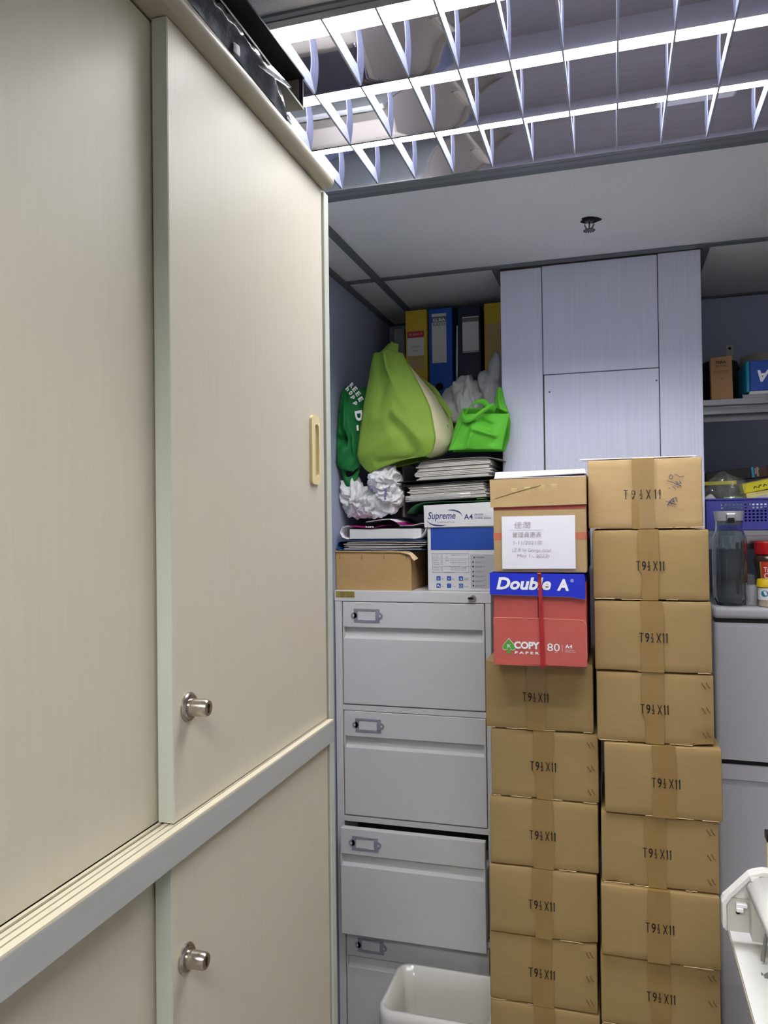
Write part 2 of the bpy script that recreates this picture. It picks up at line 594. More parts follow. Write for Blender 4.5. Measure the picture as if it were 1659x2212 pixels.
# ------------------------------------------------------------------ room shell
CZ = 2.29
struct('floor', MB().box(-0.85, 1.5, -1.7, 2.85, -0.05, 0.0), M['floor'])
struct('wall_left', MB().box(-0.87, -0.785, -1.7, 2.85, 0, 2.45), M['wall'])
struct('wall_back', MB().box(-0.785, 1.5, 2.75, 2.85, 0, 2.45), M['wall'])
struct('wall_right', MB().box(1.4, 1.5, -1.7, 2.75, 0, 2.45), M['room_wall'])
struct('wall_front', MB().box(-0.785, 1.4, -1.7, -1.6, 0, 2.45), M['room_wall'])
XT = [-0.667, 0.533, 1.4]
YT = [-1.38, -0.78, -0.18, 0.42, 1.02, 1.624, 2.212, 2.75]
ceil = struct_root('ceiling')
ceil_slab = MB().box(-0.785, 1.4, -1.6, 2.75, 2.43, 2.45).build('upper_slab', M['room_wall'], ceil)
xs = [-0.785] + XT
ys = [-1.6] + YT
for i in range(len(xs) - 1):
    for j in range(len(ys) - 1):
        if i == 1 and j in (5, 2):
            continue
        if i == 1 and j == 7:
            # the tile is cut around the column
            for a, b in ((xs[1], -0.304), (0.2305, xs[2])):
                MB().box(a + 0.003, b - 0.003, ys[j] + 0.003, ys[j + 1] - 0.003, CZ + 0.004, CZ + 0.018, 0.001, 1).build('ceiling_tile', M['tile'], ceil)
            continue
        t = MB()
        t.box(xs[i] + 0.003, xs[i + 1] - 0.003, ys[j] + 0.003, ys[j + 1] - 0.003, CZ + 0.004, CZ + 0.018, 0.001, 1)
        t.build('ceiling_tile', M['tile'], ceil)
for x in XT[:-1]:
    MB().box(x - 0.012, x + 0.012, -1.6, 2.75, CZ, CZ + 0.0035).build('grid_bar', M['grid'], ceil)
for k, y in enumerate(YT[:-1]):
    MB().box(-0.785, 1.4, y - 0.012, y + 0.012, CZ - 0.0005, CZ + 0.003).build('grid_bar', M['grid'], ceil)
MB().box(-0.785, -0.762, 1.24, 2.75, CZ - 0.001, CZ + 0.002).build('wall_angle', M['grid'], ceil)
MB().box(-0.762, -0.304, 2.727, 2.75, CZ - 0.001, CZ + 0.002).build('wall_angle', M['grid'], ceil)
MB().box(0.2305, 1.4, 2.727, 2.75, CZ - 0.001, CZ + 0.002).build('wall_angle', M['grid'], ceil)
MB().box(-0.328, -0.304, 2.224, 2.727, CZ - 0.001, CZ + 0.002).build('wall_angle', M['grid'], ceil)
MB().box(0.2305, 0.2545, 2.224, 2.727, CZ - 0.001, CZ + 0.002).build('wall_angle', M['grid'], ceil)

# column clad in four boards
colm = struct_root('wall_column')
MB().box(-0.302, 0.2285, 2.235, 2.75, 0, 2.43).build('column_core', M['joint'], colm)
for (x0, x1, z0, z1) in ((-0.304, -0.1885, 0, 2.284), (-0.1865, 0.1205, 1.9795, 2.286), (-0.1845, 0.1205, 0.0, 1.977), (0.1225, 0.2305, 0, 2.288)):
    MB().box(x0, x1, 2.226, 2.236, z0, z1, 0.0012, 1).build('panel', M['panel'], colm)
for (x0, x1) in ((-0.304, -0.302), (0.2285, 0.2305)):
    MB().box(x0, x1, 2.236, 2.75, 0, 2.285).build('panel', M['panel'], colm)
for (x, z) in ((-0.1703, 1.929), (0.1141, 1.9434)):
    s = MB().cyl((x, 2.2258, z), 0.0022, 0.0016, 'Y', 12)
    s.box(x - 0.0016, x + 0.0016, 2.2244, 2.2252, z - 0.0004, z + 0.0004)
    s.box(x - 0.0004, x + 0.0004, 2.2244, 2.2252, z - 0.0016, z + 0.0016)
    s.build('screw', M['black_metal'], colm)

# ------------------------------------------------------------------ ceiling light (three tubes, mirror louvre)
def light_fixture(y0, lab, blades=True):
    X0, X1 = -0.653, 0.519
    r = thing('ceiling_light', lab, 'light', (0, y0 + 0.3, CZ))
    hb = MB()
    hb.box(X0, X1, y0 + 0.012, y0 + 0.59, 2.372, 2.378)
    hb.box(X0, X0 + 0.002, y0 + 0.012, y0 + 0.59, CZ, 2.372)
    hb.box(X1 - 0.002, X1, y0 + 0.012, y0 + 0.59, CZ, 2.372)
    hb.build('housing', M['fixture'], r)
    fr = MB()
    fr.box(X0, X1, y0 + 0.5615, y0 + 0.5725, CZ - 0.002, CZ + 0.002)
    fr.box(X0, X1, y0 + 0.576, y0 + 0.592, CZ - 0.002, CZ + 0.003)
    fr.box(X0, X1, y0 - 0.002, y0 + 0.0125, CZ - 0.002, CZ + 0.002)
    fr.build('frame', M['fixture'], r)
    hw = 0.0905
    for c in (y0 + 0.104, y0 + 0.286, y0 + 0.4695):
        n = 14
        for sgn in (-1, 1):
            A, B = [], []
            for k in range(n + 1):
                u = hw - (hw - 0.022) * k / n
                z = CZ + 0.076 * (1 - (u / hw) ** 2)
                A.append((X0 + 0.003, c + sgn * u, z))
                B.append((X1 - 0.003, c + sgn * u, z))
            # the rim of the trough turns under
            A.insert(0, (X0 + 0.003, c + sgn * (hw + 0.0005), CZ - 0.0015))
            B.insert(0, (X1 - 0.003, c + sgn * (hw + 0.0005), CZ - 0.0015))
            o = MB().quadstrip(A, B).build('reflector', M['mirror'], r, smooth='all')
        MB().cyl(((X0 + X1) / 2, c, CZ + 0.05), 0.013, X1 - X0 - 0.05, 'X', 20).build('lamp_tube', M['tube' if blades else 'tube_rear_fill'], r, smooth=True)
        if not blades:
            continue
        proto = None
        for k in range(-8, 7):
            x = 0.016 + 0.0815 * k
            if proto is None:
                bl = MB()
                H = 0.026
                steps = 6
                # stepped (ribbed) lamella, a little thicker at its foot
                prof = []
                for q in range(steps + 1):
                    z = H * q / steps
                    prof.append((0.0016 - 0.0010 * q / steps + (0.0003 if q % 2 else 0.0), z))
                rows = []
                for (t, z) in prof:
                    uu = hw * math.sqrt(max(0.0, 1 - z / 0.076)) - 0.0004
                    rows.append([(t, -uu, z), (t, uu, z)])
                for a, b in zip(rows, rows[1:]):
                    bl.quadstrip([a[0], a[1]], [b[0], b[1]])
                    bl.quadstrip([(-a[0][0], a[0][1], a[0][2]), (-a[1][0], a[1][1], a[1][2])],
                                 [(-b[0][0], b[0][1], b[0][2]), (-b[1][0], b[1][1], b[1][2])])
                a = rows[0]
                bl.quadstrip([a[0], a[1]], [(-a[0][0], a[0][1], 0), (-a[1][0], a[1][1], 0)])
                a = rows[-1]
                bl.quadstrip([a[0], a[1]], [(-a[0][0], a[0][1], a[0][2]), (-a[1][0], a[1][1], a[1][2])])
                proto = bl.build('louvre_blade', M['blade'], r, world=False)
                o = proto
            else:
                o = proto.copy()
                COL.objects.link(o)
                o.parent = r
            o.location = (x, c - (y0 + 0.3), 0.0)
    return r
light_fixture(1.02, 'recessed fluorescent ceiling light with mirrored louvre and three lit tubes above the wardrobe')
light_fixture(-0.78, 'added unseen fill light, built as a recessed fluorescent in the ceiling behind the viewer', False)  # added lamp out of view; one fixture alone leaves the lower half dark

# ------------------------------------------------------------------ sprinkler
sp = thing('fire_sprinkler', 'small metal fire sprinkler head hanging from the ceiling tile beyond the light', 'sprinkler', (-0.048, 1.935, CZ))
h = MB()
pts = [(0.023 * (1 + 0.14 * math.sin(3 * a + 1) + 0.08 * math.sin(7 * a)) * math.cos(a) - 0.046, 0.021 * (1 + 0.1 * math.sin(2 * a)) * math.sin(a) + 1.937) for a in [2 * PI * k / 28 for k in range(28)]]
h.prism(pts, 'Z', CZ + 0.002, CZ + 0.0036)
h.build('cut_hole', M['hole'], sp)
MB().lathe([(0.009, 0.006), (0.0105, 0.0), (0.0105, -0.003), (0.007, -0.005)], (-0.048, 1.935, CZ + 0.002), 18).build('collar', M['sprinkler'], sp, smooth=True)
for sg in (-1, 1):
    MB().tube([(-0.048 + sg * 0.009, 1.935, CZ - 0.002), (-0.048 + sg * 0.0105, 1.935, CZ - 0.010), (-0.048 + sg * 0.007, 1.935, CZ - 0.017), (-0.048, 1.935, CZ - 0.021)], 0.0018, 8).build('frame_arm', M['sprinkler'], sp, smooth=True)
MB().tube([(-0.048, 1.935, CZ - 0.002), (-0.048, 1.935, CZ - 0.02)], 0.0014, 8).build('glass_bulb', M['black_metal'], sp, smooth=True)
d = MB()
d.cyl((-0.048, 1.935, CZ - 0.0225), 0.010, 0.0014, 'Z', 20)
for k in range(14):
    a = 2 * PI * k / 14
    d.box(-0.048 + 0.0125 * math.cos(a) - 0.0016, -0.048 + 0.0125 * math.cos(a) + 0.0016, 1.935 + 0.0125 * math.sin(a) - 0.0016, 1.935 + 0.0125 * math.sin(a) + 0.0016, CZ - 0.0245, CZ - 0.022)
d.build('deflector', M['sprinkler'], sp, smooth=True)

# ------------------------------------------------------------------ wardrobe with sliding doors
wd = thing('sliding_wardrobe', 'tall beige laminate wardrobe with sliding doors filling the left side', 'wardrobe', (-0.62, 0.77, 0))
FX = -0.46
body = MB()
body.box(-0.782, -0.775, 0.28, 1.236, 0, 2.126)
body.box(-0.775, FX, 0.28, 0.302, 0, 2.126)
body.box(-0.775, -0.52, 0.302, 1.214, 1.18, 1.20)
body.box(-0.775, FX - 0.02, 0.302, 1.214, 0.0, 0.06)
body.build('carcass', M['laminate'], wd)
sp_ = MB().box(-0.782, FX + 0.001, 1.2165, 1.237, 0, 2.1265, 0.001, 1).build('side_panel', M['edge_band'], wd)
MB().box(-0.50, FX - 0.012, 1.206, 1.2165, 0.05, 2.126).build('stile_groove', M['groove'], wd)
# cornice: top board with a bullnose front
pr = [(-0.775, 2.1265), (-0.452, 2.1265)]
for k in range(9):
    a = -PI / 2 + PI * k / 8
    pr.append((-0.452 + 0.0125 * math.cos(a), 2.139 + 0.0125 * math.sin(a)))
pr.append((-0.775, 2.1515))
co = MB()
co.prism([(p[0], p[1]) for p in pr], 'Y', 0.27, 1.214)
co.build('cornice', M['cornice'], wd, smooth=True)
co2 = MB()
co2.box(-0.487, -0.4815, 0.302, 1.2, 2.1245, 2.1268)
co2.build('upper_track', M['groove'], wd)
# doors
def door(name, x, y0, y1, z0, z1, lab=None):
    d = MB().box(x - 0.019, x, y0, y1, z0, z1, 0.0008, 1).build(name, M['laminate'], wd)
    MB().box(x - 0.0188, x - 0.0004, y0 - 0.0008, y0 + 0.0002, z0 + 0.0005, z1 - 0.0005).build('edge_strip', M['edge_band'], d)
    if lab:
        d['label'] = lab
    return d
d_ur = door('sliding_door', FX, 0.742, 1.206, 1.2475, 2.1255, 'front upper sliding door with cream pull and lock')
d_ul = door('sliding_door', FX - 0.022, 0.30, 0.79, 1.2468, 2.1245)
d_lr = door('sliding_door', FX, 0.7345, 1.206, 0.07, 1.2075, 'front lower sliding door with lock')
d_ll = door('sliding_door', FX - 0.022, 0.30, 0.79, 0.07, 1.2075)
rl = MB().box(-0.52, -0.449, 0.28, 1.2085, 1.2105, 1.2435, 0.0008, 1).build('middle_rail', M['rail'], wd)
tk = MB()
for (a, b) in ((-0.4575, -0.449), (-0.466, -0.4595), (-0.4735, -0.468), (-0.4815, -0.4775)):
    tk.box(a, b, 0.281, 1.2075, 1.2435, 1.2462)
tk.build('runner_strip', M['track'], rl)
MB().box(-0.519, -0.4576, 0.281, 1.2075, 1.2435, 1.2442).build('track_bed', M['groove'], rl)
# pull handle with a recess
def rrect(y0, y1, z0, z1, r, n=6):
    P = []
    for (cy, cz, a0) in ((y1 - r, z1 - r, 0), (y0 + r, z1 - r, PI / 2), (y0 + r, z0 + r, PI), (y1 - r, z0 + r, 1.5 * PI)):
        for k in range(n + 1):
            a = a0 + PI / 2 * k / n
            P.append((cy + r * math.cos(a), cz + r * math.sin(a)))
    return P
outer = rrect(1.1425, 1.1775, 1.631, 1.7405, 0.008)
inner = rrect(1.1545, 1.1715, 1.6435, 1.7275, 0.0075)
hd = MB()
def ring(P, x):
    return [hd.bm.verts.new((x, p[0], p[1])) for p in P]
r0, r1, r2, r3 = ring(outer, FX), ring(outer, FX + 0.0045), ring(inner, FX + 0.005), ring(inner, FX + 0.001)
for A, B in ((r0, r1), (r1, r2), (r2, r3)):
    for k in range(len(A)):
        hd.bm.faces.new((A[k], A[(k + 1) % len(A)], B[(k + 1) % len(A)], B[k]))
ho = hd.build('pull_handle', M['cream_plastic'], d_ur, smooth=True)
rc = MB()
rc.prism(inner, 'X', FX + 0.0002, FX + 0.0011)
rc.build('handle_recess', M['cream_dark'], d_ur)
def lock(dr, y, z):
    l = MB()
    l.lathe([(0.0001, 0.0), (0.0165, 0.0), (0.0165, 0.002), (0.0145, 0.0042), (0.0125, 0.0048), (0.0105, 0.0048), (0.0105, 0.008), (0.0098, 0.0085), (0.0095, 0.0235), (0.0082, 0.0255), (0.0001, 0.0255)], (FX, y, z), 32, 'X')
    o = l.build('door_lock', M['nickel'], dr, smooth=True)
    return o
lock(d_ur, 0.7725, 1.366)
lock(d_lr, 0.7625, 1.093)
for y, z, dd in ((0.7725, 1.366, d_ur), (0.7625, 1.093, d_lr)):
    k = MB()
    k.box(FX + 0.0252, FX + 0.0258, y - 0.0014, y + 0.0014, z - 0.005, z + 0.005)
    k.cyl((FX + 0.0255, y, z + 0.002), 0.0026, 0.0006, 'X', 12)
    k.build('keyhole', M['black_metal'], dd)

# things lying on the wardrobe
WT = 2.1515
BB = WT + 0.0335
bx = thing('file_box', 'open black cardboard file box lying on top of the wardrobe', 'box', (-0.54, 0.9, BB))
k = MB()
k.box(-0.66, -0.434, 0.66, 1.070, BB, BB + 0.003)
k.box(-0.66, -0.657, 0.66, 1.070, BB + 0.003, BB + 0.045)
k.box(-0.66, -0.434, 1.067, 1.070, BB + 0.003, BB + 0.045)
k.build('outer_shell', M['black_card'], bx)
k = MB()
k.prism([(0.66, BB + 0.030), (0.66, BB + 0.034), (0.93, BB + 0.0445), (1.070, BB + 0.0475), (1.070, BB + 0.045), (0.93, BB + 0.042)], 'X', -0.66, -0.432)
k.build('lid_flap', M['black_card'], bx)
k = MB()
k.box(-0.656, -0.438, 0.67, 1.0665, BB + 0.003, BB + 0.0045)
k.box(-0.656, -0.440, 1.0655, 1.0668, BB + 0.0045, BB + 0.044)
k.box(-0.6565, -0.655, 0.67, 1.0655, BB + 0.0045, BB + 0.03)
k.build('inner_lining', M['grey_card'], bx)
MB().box(-0.4345, -0.4335, 0.66, 1.070, BB - 0.0003, BB + 0.0008).build('worn_edge', M['label_paper'], bx)

bg = thing('black_bin_bag', 'crinkled black plastic sack spread along the wardrobe top under the file box', 'bag', (-0.5, 0.75, WT))
P = []
for i in range(90):
    y = 0.36 + 0.675 * i / 89
    row = []
    for j in range(22):
        t = j / 21
        tap = min(1, max(0, (1.035 - y) / 0.06))
        q = Vector((t * 5.0, y * 15 - t * 3, 1.3))
        cr = noise.noise(q) * 0.5 + abs(noise.noise(q * 2.2))
        hgt = 0.0315 * tap ** 0.6 * min(1, t * 7) ** 0.5 * (0.80 + 0.45 * cr)
        x = -0.446 - 0.19 * max(0, t - 0.16) / 0.84 + (0.012 * math.sin(PI * min(1, t / 0.3)) if t < 0.3 else 0) * tap + 0.0035 * noise.noise(Vector((y * 30, t * 6, 3)))
        row.append((x, y, WT + 0.0006 + max(0, min(0.0318, hgt))))
    P.append(row)
k = MB()
k.grid(P)
k.build('sack_body', M['black_plastic'], bg, smooth='all')
k = MB()
k.ribbon([(-0.462, 0.85, WT + 0.027), (-0.447, 0.90, WT + 0.030), (-0.434, 0.95, WT + 0.027), (-0.421, 0.992, WT + 0.022)],
         [(0, 0.003, 0.009), (0, 0.003, 0.011), (0, 0.003, 0.008), (0, 0.001, 0.001)], 0.001)
k.build('film_corner', M['clear_sleeve'], bg, smooth='all')
k = MB()
k.ribbon([(-0.4405, 0.868, WT + 0.001), (-0.441, 0.869, WT + 0.012), (-0.446, 0.872, WT + 0.024), (-0.455, 0.88, WT + 0.033)], (0.001, 0.0065, 0), 0.0008)
k.build('white_strip', M['white_paper'], bg, smooth='all')
cbl = MB()
cbl.tube(smoothline([(-0.455, 1.032, WT + 0.003), (-0.447, 1.040, WT + 0.014), (-0.45, 1.055, WT + 0.008), (-0.446, 1.05, WT + 0.003), (-0.452, 1.036, WT + 0.010), (-0.45, 1.060, WT + 0.0025)], 24), 0.0022, 8)
tag(cbl.build('wire_coil', M['chrome'], None, smooth=True), 'small coil of shiny wire on the wardrobe edge below the file box corner', 'wire')

# ------------------------------------------------------------------ filing cabinet
fc = thing('filing_cabinet', 'grey steel four-drawer filing cabinet against the left wall', 'cabinet', (-0.5545, 2.43, 0))
CY = 2.12
k = MB()
k.box(-0.781, -0.760, CY, 2.72, 0, 1.343, 0.0015, 1)
k.box(-0.344, -0.328, CY, 2.72, 0, 1.343, 0.0015, 1)
k.box(-0.760, -0.344, 2.70, 2.72, 0, 1.343)
for z in (0.0, 0.4055, 0.712, 1.03):
    k.box(-0.760, -0.344, CY + 0.002, CY + 0.02, z + 0.0, z + (0.105 if z == 0 else 0.0155))
k.build('cabinet_body', M['cab_grey'], fc)
MB().box(-0.759, -0.345, CY + 0.12, 2.70, 0.03, 1.34).build('dark_inside', M['cab_inside'], fc)
MB().box(-0.782, -0.327, CY - 0.001, 2.72, 1.343, 1.374, 0.002, 2).build('top_cap', M['cab_grey'], fc)
def drawer(zt, zb, y):
    x0, x1 = -0.757, -0.3465
    ht = zt - zb
    g0, g1 = zt - 0.072, zt - 0.104    # finger groove
    f = MB()
    f.box(x0, x1, y, y + 0.02, g0, zt, 0.0012, 1)
    f.box(x0, x1, y, y + 0.02, zb, g1, 0.0012, 1)
    f.box(x0, x0 + 0.004, y, y + 0.02, g1, g0)
    f.box(x1 - 0.005, x1, y, y + 0.02, g1, g0)
    f.prism([(y + 0.030, g0 + 0.004), (y + 0.016, g0 + 0.004), (y + 0.0125, g1 + 0.005), (y + 0.0015, g1), (y + 0.030, g1)], 'X', x0 + 0.004, x1 - 0.005)
    dr = f.build('drawer', M['cab_grey'], fc)
    # card holder
    hx0, hx1, hz0, hz1 = x0 + 0.035, x0 + 0.112, zt - 0.058, zt - 0.019
    c = MB()
    c.box(hx0, hx1, y - 0.0022, y, hz1 - 0.006, hz1, 0.0006, 1)
    c.box(hx0, hx1, y - 0.0022, y, hz0, hz0 + 0.0075, 0.0006, 1)
    c.box(hx0, hx0 + 0.0115, y - 0.0022, y, hz0 + 0.007, hz1 - 0.005)
    c.box(hx1 - 0.0115, hx1, y - 0.0045, y, hz0 + 0.007, hz1 - 0.005, 0.0015, 2)
    for hx in (hx0, hx1):
        c.cyl((hx, y - 0.0011, (hz0 + hz1) / 2), 0.009, 0.0022, 'Y', 20)
    hl = c.build('card_holder', M['holder'], dr, smooth=True)
    c = MB()
    for hx in (hx0 - 0.001, hx1 + 0.001):
        c.cyl((hx, y - 0.003, (hz0 + hz1) / 2), 0.0024, 0.0016, 'Y', 12, r2=0.0012)
    c.build('rivet', M['print_white'], dr, smooth=True)
    return dr
for (zt, zb, y) in ((1.341, 1.0485, CY), (1.028, 0.731, CY), (0.7085, 0.412, 2.078), (0.402, 0.108, CY)):
    drawer(zt, zb, y)
k = MB().box(-0.7565, -0.3475, 2.098, 2.6, 0.43, 0.62).build('drawer_box', M['cab_grey'], fc)
k = MB()
k.lathe([(0.0001, 0.0), (0.0085, 0.0), (0.0085, 0.004), (0.007, 0.006), (0.0001, 0.006)], (0, 0, 0), 24)
for v in k.bm.verts:
    v.co = Vector((-0.3755 + v.co.x, CY - 0.001 - v.co.z, 1.358 + v.co.y))
kl = k.build('cabinet_lock', M['chrome'], fc, smooth=True)
k = MB().box(-0.389, -0.3745, CY - 0.012, CY - 0.006, 1.3545, 1.3605, 0.001, 2)
k.build('key_tongue', M['black_metal'], kl)
pl = plate(MB(), -0.7765, -0.7195, CY - 0.001, 1.3535, 1.3715).build('name_plate', M['brass_plate'], fc)
t = MB()
for z, s_, x in ((1.3655, '友聯辦公傢俬有限公司', -0.766), (1.3605, '九龍旺角上海街 電話', -0.766), (1.3555, 'TEL 2380', -0.766)):
    add_text(t, s_, x, CY - 0.0017, z, w=0.042, h=0.0034)
t.build('plate_lettering', M['ink'], pl)

# power cord hanging between the wall and the cabinet
tag(MB().tube(smoothline([(-0.7835, 2.09, 0.87), (-0.7825, 2.07, 0.8), (-0.778, 2.06, 0.68), (-0.7765, 2.058, 0.5), (-0.7785, 2.05, 0.3), (-0.778, 2.03, 0.004)], 30), 0.0028, 8).build('power_cord', M['label_head'], None, smooth=True),
    'thin grey cord hanging in the gap between wardrobe and filing cabinet', 'cord')

# ------------------------------------------------------------------ computer paper cartons
def carton(x0, x1, y0, dep, zt, ht, seed, lab, grp, stitches, tape=(0.45, 0.2), note=None, m='carton', tx=0.0, dent=None, tilt=0.0):
    rnd = random.Random(seed)
    W = x1 - x0
    rt = thing('paper_carton', lab, 'carton', ((x0 + x1) / 2, y0 + dep / 2, zt - ht), grp)
    b = bmesh.new()
    bmesh.ops.create_cube(b, size=1.0)
    hgt = ht - 0.0012
    for v in b.verts:
        v.co = Vector((v.co.x * W, v.co.y * dep, (v.co.z + 0.5) * hgt))
    bmesh.ops.bevel(b, geom=b.edges[:], offset=0.0035, segments=2, profile=0.5, affect='EDGES')
    bmesh.ops.subdivide_edges(b, edges=[e for e in b.edges if e.calc_length() > 0.1], cuts=9, use_grid_fill=True)
    for v in b.verts:
        fx, fz = v.co.x / W, v.co.z / hgt
        if v.co.y < -dep / 2 + 0.004:
            v.co.y += -0.0016 * math.cos(PI * fx) * math.sin(PI * fz) + 0.0012 * noise.noise(Vector((v.co.x * 16 + seed * 3, v.co.z * 16, seed)))
        if fz < 0.03:
            v.co.z = max(0.0, v.co.z + 0.0008 + 0.0012 * noise.noise(Vector((v.co.x * 28, seed * 2.2, v.co.y * 9))))
        if fz > 0.97:
            v.co.z -= 0.001 + 0.0016 * abs(noise.noise(Vector((v.co.x * 22, seed * 5.1, v.co.y * 9))))
        if dent:
            dd = (Vector((fx, fz)) - Vector(dent[:2])).length
            if dd < dent[2] and v.co.y < 0:
                v.co.y += 0.012 * (1 - dd / dent[2])
                v.co.z += 0.006 * (1 - dd / dent[2])
    k = MB()
    k._merge(b)
    bo = k.build('carton_body', M[m], rt, smooth=True, world=False)
    f = -dep / 2 - 0.0022
    # brown tape down the middle of the front and over the edges
    tc, tw = (tape[0] - 0.5) * W, tape[1] * W / 2
    A, B = [], []
    nn = 14
    for q in range(nn + 1):
        z = hgt * q / nn
        wob = 0.004 * noise.noise(Vector((z * 14, seed * 1.7, 0)))
        yy = f - 0.0009 - 0.0007 * math.sin(PI * q / nn) + 0.0005 * noise.noise(Vector((seed, z * 40, 2)))
        kx = 0.006 if q <= nn * 0.42 and seed % 2 else 0.0
        A.append((tc - tw + wob + kx, yy, z))
        B.append((tc + tw + wob - kx * 0.3, yy, z))
    A = [(A[0][0], A[0][1] + 0.05, -0.0)] + A + [(A[-1][0], -dep / 2 + 0.09, hgt + 0.0004)]
    B = [(B[0][0], B[0][1] + 0.05, -0.0)] + B + [(B[-1][0], -dep / 2 + 0.09, hgt + 0.0004)]
    A[0] = (A[1][0], A[1][1] + 0.003, 0.0004)
    B[0] = (B[1][0], B[1][1] + 0.003, 0.0004)
    MB().quadstrip(A, B).build('packing_tape', M['tape'], rt, world=False)
    # printed size
    cx = (tape[0] - 0.5) * W + tx
    zc = hgt * 0.485
    t = MB()
    yy = f - 0.0024
    if True:
        sp1 = 1.32 if seed == 100 else 1.0
        z0, z1, q = zc - 0.010, zc + 0.0105, 0.0018
        def bar(xa, za, xb, zb, wd=q):
            dx, dz = xb - xa, zb - za
            if abs(dz) > abs(dx):
                t.prism([(xa - wd / 2, za), (xa + wd / 2, za), (xb + wd / 2, zb), (xb - wd / 2, zb)], 'Y', yy - 0.0002, yy)
            else:
                t.prism([(xa, za - wd / 2), (xb, zb - wd / 2), (xb, zb + wd / 2), (xa, za + wd / 2)], 'Y', yy - 0.0002, yy)
        cx0 = cx
        bar(cx - 0.0305 * sp1, z1 - q / 2, cx - 0.0305 * sp1 + 0.009, z1 - q / 2)
        bar(cx - 0.0305 * sp1 + 0.0045, z0, cx - 0.0305 * sp1 + 0.0045, z1 - q)
        add_text(t, '9', cx - 0.0185 * sp1, yy, z0, 0.0088, z1 - z0, bold=0.012)
        bar(cx - 0.0040, zc + 0.0015, cx - 0.0040, z1, 0.0016)
        bar(cx - 0.0056, z1 - 0.0022, cx - 0.0040, z1 - 0.0008, 0.001)
        bar(cx - 0.0078, zc + 0.0003, cx - 0.0004, zc + 0.0003, 0.0010)
        add_text(t, '2', cx - 0.0068, yy, zc - 0.0098, 0.0058, 0.0088, bold=0.018)
        xo = 0.0055 * sp1
        bar(cx + xo, z0, cx + xo + 0.0077, z1)
        bar(cx + xo + 0.0077, z0, cx + xo, z1)
        for xx in (0.0195 * sp1, 0.0262 * sp1):
            bar(cx + xx, z0, cx + xx, z1, 0.0022)
            bar(cx + xx - 0.0030, z1 - 0.0042, cx + xx, z1 - 0.0018, 0.0015)
    t.build('size_lettering', M['ink'], rt, world=False)
    xx = -W / 2 + 0.004
    while xx < W / 2 - 0.02:
        ln = rnd.uniform(0.015, 0.06)
        if rnd.random() < 0.6:
            e = MB()
            zz = 0.0012 + rnd.uniform(0, 0.0008)
            e.tube([(xx, f + 0.0005, zz), (xx + ln / 2, f - 0.0004, zz + rnd.uniform(-0.0006, 0.0012)), (min(xx + ln, W / 2 - 0.004), f + 0.0004, zz)], 0.0007, 4)
            e.build('worn_edge', M['carton_dark'], rt, world=False)
        xx += ln + rnd.uniform(0.0, 0.03)
    for j in range(3 if stitches else 0):
        s = MB()
        zz = hgt * (0.84 - 0.34 * j)
        for e in (0, 1):
            ox = W / 2 - 0.024 + 0.0085 * e
            s.tube([(ox, f - 0.0006, zz + 0.006 + 0.002 * e), (ox + 0.004, f - 0.0018, zz), (ox + 0.0075, f - 0.0006, zz - 0.006 + 0.002 * e)], 0.0009, 6)
        s.build('wire_stitch', M['staple'], rt, world=False)
    if note == 'handwriting':
        t = MB()
        yy = f - 0.0022
        S = [[(835, 275), (862, 285), (850, 322), (815, 310), (835, 275)], [(872, 276), (905, 284), (920, 302), (963, 293)], [(800, 330), (850, 345), (935, 381)],
             [(815, 395), (832, 402)], [(850, 385), (872, 394), (882, 412)], [(878, 340), (902, 346)], [(918, 332), (936, 358)], [(886, 366), (932, 352)], [(893, 345), (905, 362)],
             [(788, 513), (830, 530), (888, 546)], [(800, 550), (848, 492), (888, 480)], [(838, 498), (862, 522)], [(855, 488), (868, 528)], [(884, 482), (896, 520)], [(820, 508), (846, 545)]]
        for st_ in S:
            P2 = smoothline([(-W / 2 + (px / 4.423 - 8) * 0.000952, yy, (172 - py / 4.423) * 0.00106) for px, py in st_], 12)
            t.tube([tuple(p) for p in P2], 0.0006, 4)
        t.build('handwriting', M['navy_print'], rt, world=False)
        c = MB()
        P = []
        for i in range(9):
            P.append([(W * (-0.13 + 0.245 * j / 8) + (0.02 if i < 4 else 0.0), f - 0.0018 - 0.0022 * abs(noise.noise(Vector((i * 0.9, j * 0.8, 4)))), hgt * (0.02 + 0.96 * i / 8)) for j in range(9)])
        c.grid(P)
        c.build('clear_tape', M['clear_tape'], rt, world=False)
    if tilt:
        rt.rotation_euler = (0, tilt, 0)
    return rt

PR = 0.15477
gR = 'computer paper cartons in the right-hand stack'
RT = [(-0.0560, 0.1800), (-0.0480, 0.1910), (-0.0468, 0.1936), (-0.0445, 0.1955), (-0.0305, 0.2078), (-0.0395, 0.2005), (-0.0420, 0.1990), (-0.0455, 0.1985), (-0.0450, 0.199), (-0.046, 0.198), (-0.045, 0.199)]
RL = ['taped carton with blue handwriting, topmost of the right stack beside the fridge',
      'plain printed carton second from the top of the right stack, level with the glass jug',
      'third carton from the top of the right stack, level with the red box',
      'fourth carton from top of right stack with three wire stitches and torn corner',
      'fifth carton of the right stack, shoved furthest right with no wire stitches',
      'sixth carton of the right stack with stitches and a small hole at lower left',
      'seventh carton from top of the right stack, without stitches, overhanging the one below',
      'stitched carton eighth from top of the right stack, lowest one shown whole',
      'ninth carton down the right stack at the bottom edge of the photo',
      'tenth carton down the right stack, below the photo edge',
      'lowest carton of the right stack standing on the floor']
RS = [0, 0, 0, 1, 0, 1, 0, 1, 0, 1, 0]
RY = [1.782, 1.780, 1.779, 1.782, 1.774, 1.782, 1.771, 1.785, 1.781, 1.78, 1.78]
